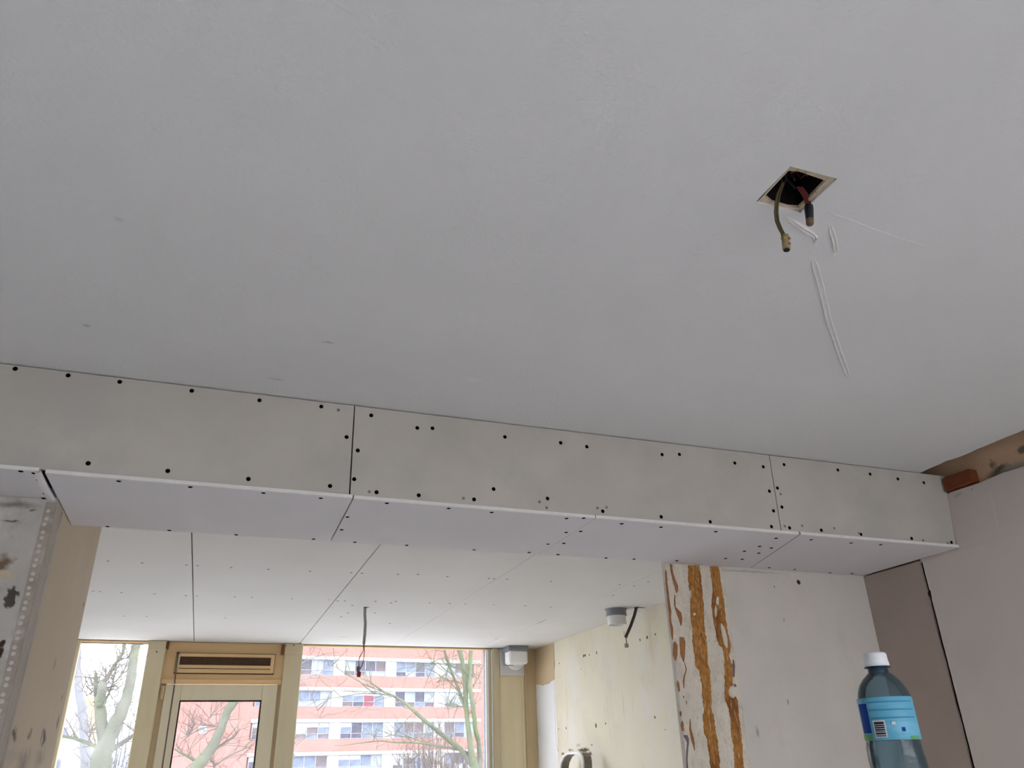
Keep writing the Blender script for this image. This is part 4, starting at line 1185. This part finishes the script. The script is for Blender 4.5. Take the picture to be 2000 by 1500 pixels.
TG = 'bare trees outside the windows'
tree('bare_tree', 'bare greenish tree at the right of the large window, reaching left', (5.35, 16, -4.2), [
    [(1820, 1400, 100), (1790, 1300, 75), (1745, 1100, 50), (1722, 900, 44), (1700, 700, 42), (1695, 500, 44), (1680, 350, 42), (1650, 200, 42), (1622, 90, 42)],
    [(1815, 1340, 70), (1840, 1200, 44), (1825, 1050, 42), (1790, 900, 42), (1770, 700, 40), (1735, 500, 42), (1738, 350, 40), (1752, 90, 40)],
    [(1700, 720, 26), (1640, 560, 24), (1600, 460, 24), (1555, 350, 22), (1520, 260, 22), (1475, 90, 22)],
    [(1790, 1300, 60), (1650, 1120, 46), (1500, 1000, 40), (1400, 920, 34), (1300, 840, 34), (1200, 750, 30), (1100, 660, 26), (1000, 600, 22), (900, 560, 18), (820, 500, 16), (760, 455, 12), (690, 430, 9), (640, 400, 6)],
    [(1810, 1250, 26), (1720, 1150, 22), (1600, 1110, 18), (1450, 1085, 18), (1300, 1060, 16), (1150, 1050, 14), (1000, 1050, 12), (870, 1035, 11), (750, 1045, 9), (600, 1065, 7), (480, 1080, 6), (420, 1078, 4)],
    [(1320, 1062, 10), (1150, 1000, 8), (1000, 980, 7), (920, 985, 5)],
    [(1770, 510, 10), (1820, 420, 9), (1880, 270, 7)],
    [(1020, 605, 10), (880, 580, 8), (700, 570, 7), (550, 590, 6), (420, 640, 4)],
    [(870, 550, 9), (700, 480, 8), (560, 400, 7), (420, 310, 5), (330, 290, 4)],
    [(1690, 490, 8), (1600, 450, 7), (1480, 450, 6), (1410, 465, 4)],
    [(1685, 350, 8), (1500, 290, 7), (1350, 275, 6), (1200, 310, 5), (920, 352, 4)],
    [(1530, 290, 8), (1520, 350, 6), (1470, 410, 5)],
    [(1680, 700, 8), (1560, 700, 6), (1420, 660, 5)]], 16, cz5, M_bark, M_twg, 8, .8, 3, .010, TG)
tree('bare_tree', 'thick forked bare tree filling the narrow left window', (-1.35, 14, -4.2), [
    [(560, 1600, 190), (580, 1480, 165), (610, 1300, 140), (660, 1170, 120), (720, 1050, 110), (790, 900, 100), (850, 750, 85), (880, 600, 78), (910, 400, 72), (950, 180, 66), (985, 0, 60)],
    [(620, 1230, 100), (575, 1000, 92), (560, 850, 84), (580, 730, 70), (590, 600, 60)],
    [(590, 610, 46), (640, 560, 34), (720, 420, 30), (800, 300, 28), (830, 170, 26)],
    [(555, 850, 50), (525, 740, 40), (522, 600, 34), (515, 480, 22)],
    [(660, 1320, 46), (780, 1250, 40), (880, 1180, 34), (960, 1120, 24)],
    [(560, 1290, 30), (440, 1240, 28), (300, 1190, 26), (150, 1160, 20)],
    [(600, 850, 20), (650, 740, 17), (690, 640, 16), (720, 520, 14), (740, 440, 10)],
    [(680, 640, 12), (760, 560, 10), (830, 450, 8)], [(420, 750, 8), (480, 700, 10), (530, 660, 12)], [(740, 400, 10), (800, 360, 9), (880, 345, 8)],
    [(380, 670, 6), (450, 640, 9), (520, 630, 10)], [(430, 1130, 10), (530, 1075, 14)], [(620, 670, 12), (690, 685, 9)]], 14, cz3, M_bark, M_twig, 9, .6, 8, .010, TG)
tree('bare_tree', 'slender blue-grey bare tree at the left edge of the narrow window', (-2.2, 19, -4.2), [
    [(430, 1600, 90), (420, 1480, 82), (410, 1200, 76), (390, 1000, 72), (362, 800, 66), (335, 650, 60), (335, 480, 46), (342, 330, 36), (350, 120, 26)],
    [(335, 640, 24), (300, 560, 18), (270, 420, 12)]], 19, cz3, M_bark2, M_twig, 8, .7, 9, .010, TG)
tree('bare_tree', 'slanting bare tree seen through the door glass', (.25, 21, -4.2), [
    [(430, 1600, 120), (500, 1490, 105), (600, 1370, 92), (680, 1250, 84), (740, 1130, 76), (790, 1000, 70), (830, 900, 74), (900, 790, 80), (960, 690, 60)],
    [(560, 1420, 30), (500, 1430, 26), (400, 1370, 22), (270, 1300, 14)], [(690, 1310, 22), (800, 1230, 18), (900, 1170, 14), (960, 1090, 8)],
    [(680, 1480, 14), (800, 1400, 12), (930, 1330, 10), (1110, 1260, 7)], [(640, 1400, 18), (680, 1450, 14), (690, 1500, 12)], [(760, 1080, 10), (680, 1060, 8), (480, 1040, 6)],
    [(620, 1020, 6), (650, 950, 7), (760, 850, 6)], [(330, 1240, 7), (400, 1180, 8), (470, 1070, 6)], [(900, 800, 26), (850, 740, 20), (800, 640, 14)]], 21, cz4, M_bark, M_twig, 9, 1.1, 10, .012, TG)
tree('bare_tree', 'thin drooping bare tree behind the left edge of the large window', (1.0, 24, -4.2), [
    [(-330, 1500, 40), (-260, 1100, 34), (-180, 800, 26), (-90, 560, 18), (20, 470, 12), (95, 440, 9), (150, 425, 8), (300, 415, 7), (350, 422, 6), (420, 460, 5), (500, 520, 4)],
    [(100, 450, 7), (160, 520, 6), (220, 660, 6), (260, 760, 5), (275, 830, 4)], [(-120, 640, 14), (0, 400, 10), (110, 270, 7), (190, 220, 5)],
    [(-20, 1010, 10), (40, 1060, 8), (55, 1110, 6), (20, 1180, 5)]], 24, cz5, M_bark2, M_twig, 9, 1.1, 12, .011, TG)

# thicket of thin stems at the lower right of the large window
def thicket(name, label, u0, u1, vtop, Y, n, m, seed, hmin=.55):
    rnd = random.Random(seed)
    a, b = at(u0, vtop, 'y', Y), at(u1, vtop, 'y', Y)
    e = empty(name, ((a.x + b.x) / 2, Y, -4.2)); tag(e, label, 'shrub', 'leafless thickets outside')
    mb = MB()
    W, top = b.x - a.x, a.z + 4.2
    for k in range(n):
        x = rnd.uniform(-.5, .5)
        hh = top * (1 - 1.1 * x * x) * rnd.uniform(hmin, 1.02)
        p = Vector((x * W * .5, rnd.uniform(-1.2, 1.2), 0)); q_ = [p]
        tip = Vector((x * W + rnd.uniform(-.3, .3), p.y + rnd.uniform(-.5, .5), hh))
        for s in range(1, 6):
            t = s / 5
            q_.append(Vector((p.x + (tip.x - p.x) * t ** 1.6, p.y + (tip.y - p.y) * t, hh * t)) + Vector((rnd.uniform(-.06, .06), 0, 0)))
        mb.tube(q_, [.034, .030, .026, .021, .016, .009], 4, False)
        twigs_along(mb, q_[2:], None, 8, .8, rnd, 2, .012, 1, .4)
    st = mb.build('stems', m, e); st['kind'] = 'stuff'
thicket('bare_shrub', 'dense brown leafless thicket below the large window, right side', 755, 945, 1406, 26, 190, M_twig, 3)
thicket('bare_shrub', 'grey leafless thicket behind the thick tree in the narrow window', 205, 300, 1335, 30, 90, M_bark2, 5, .5)
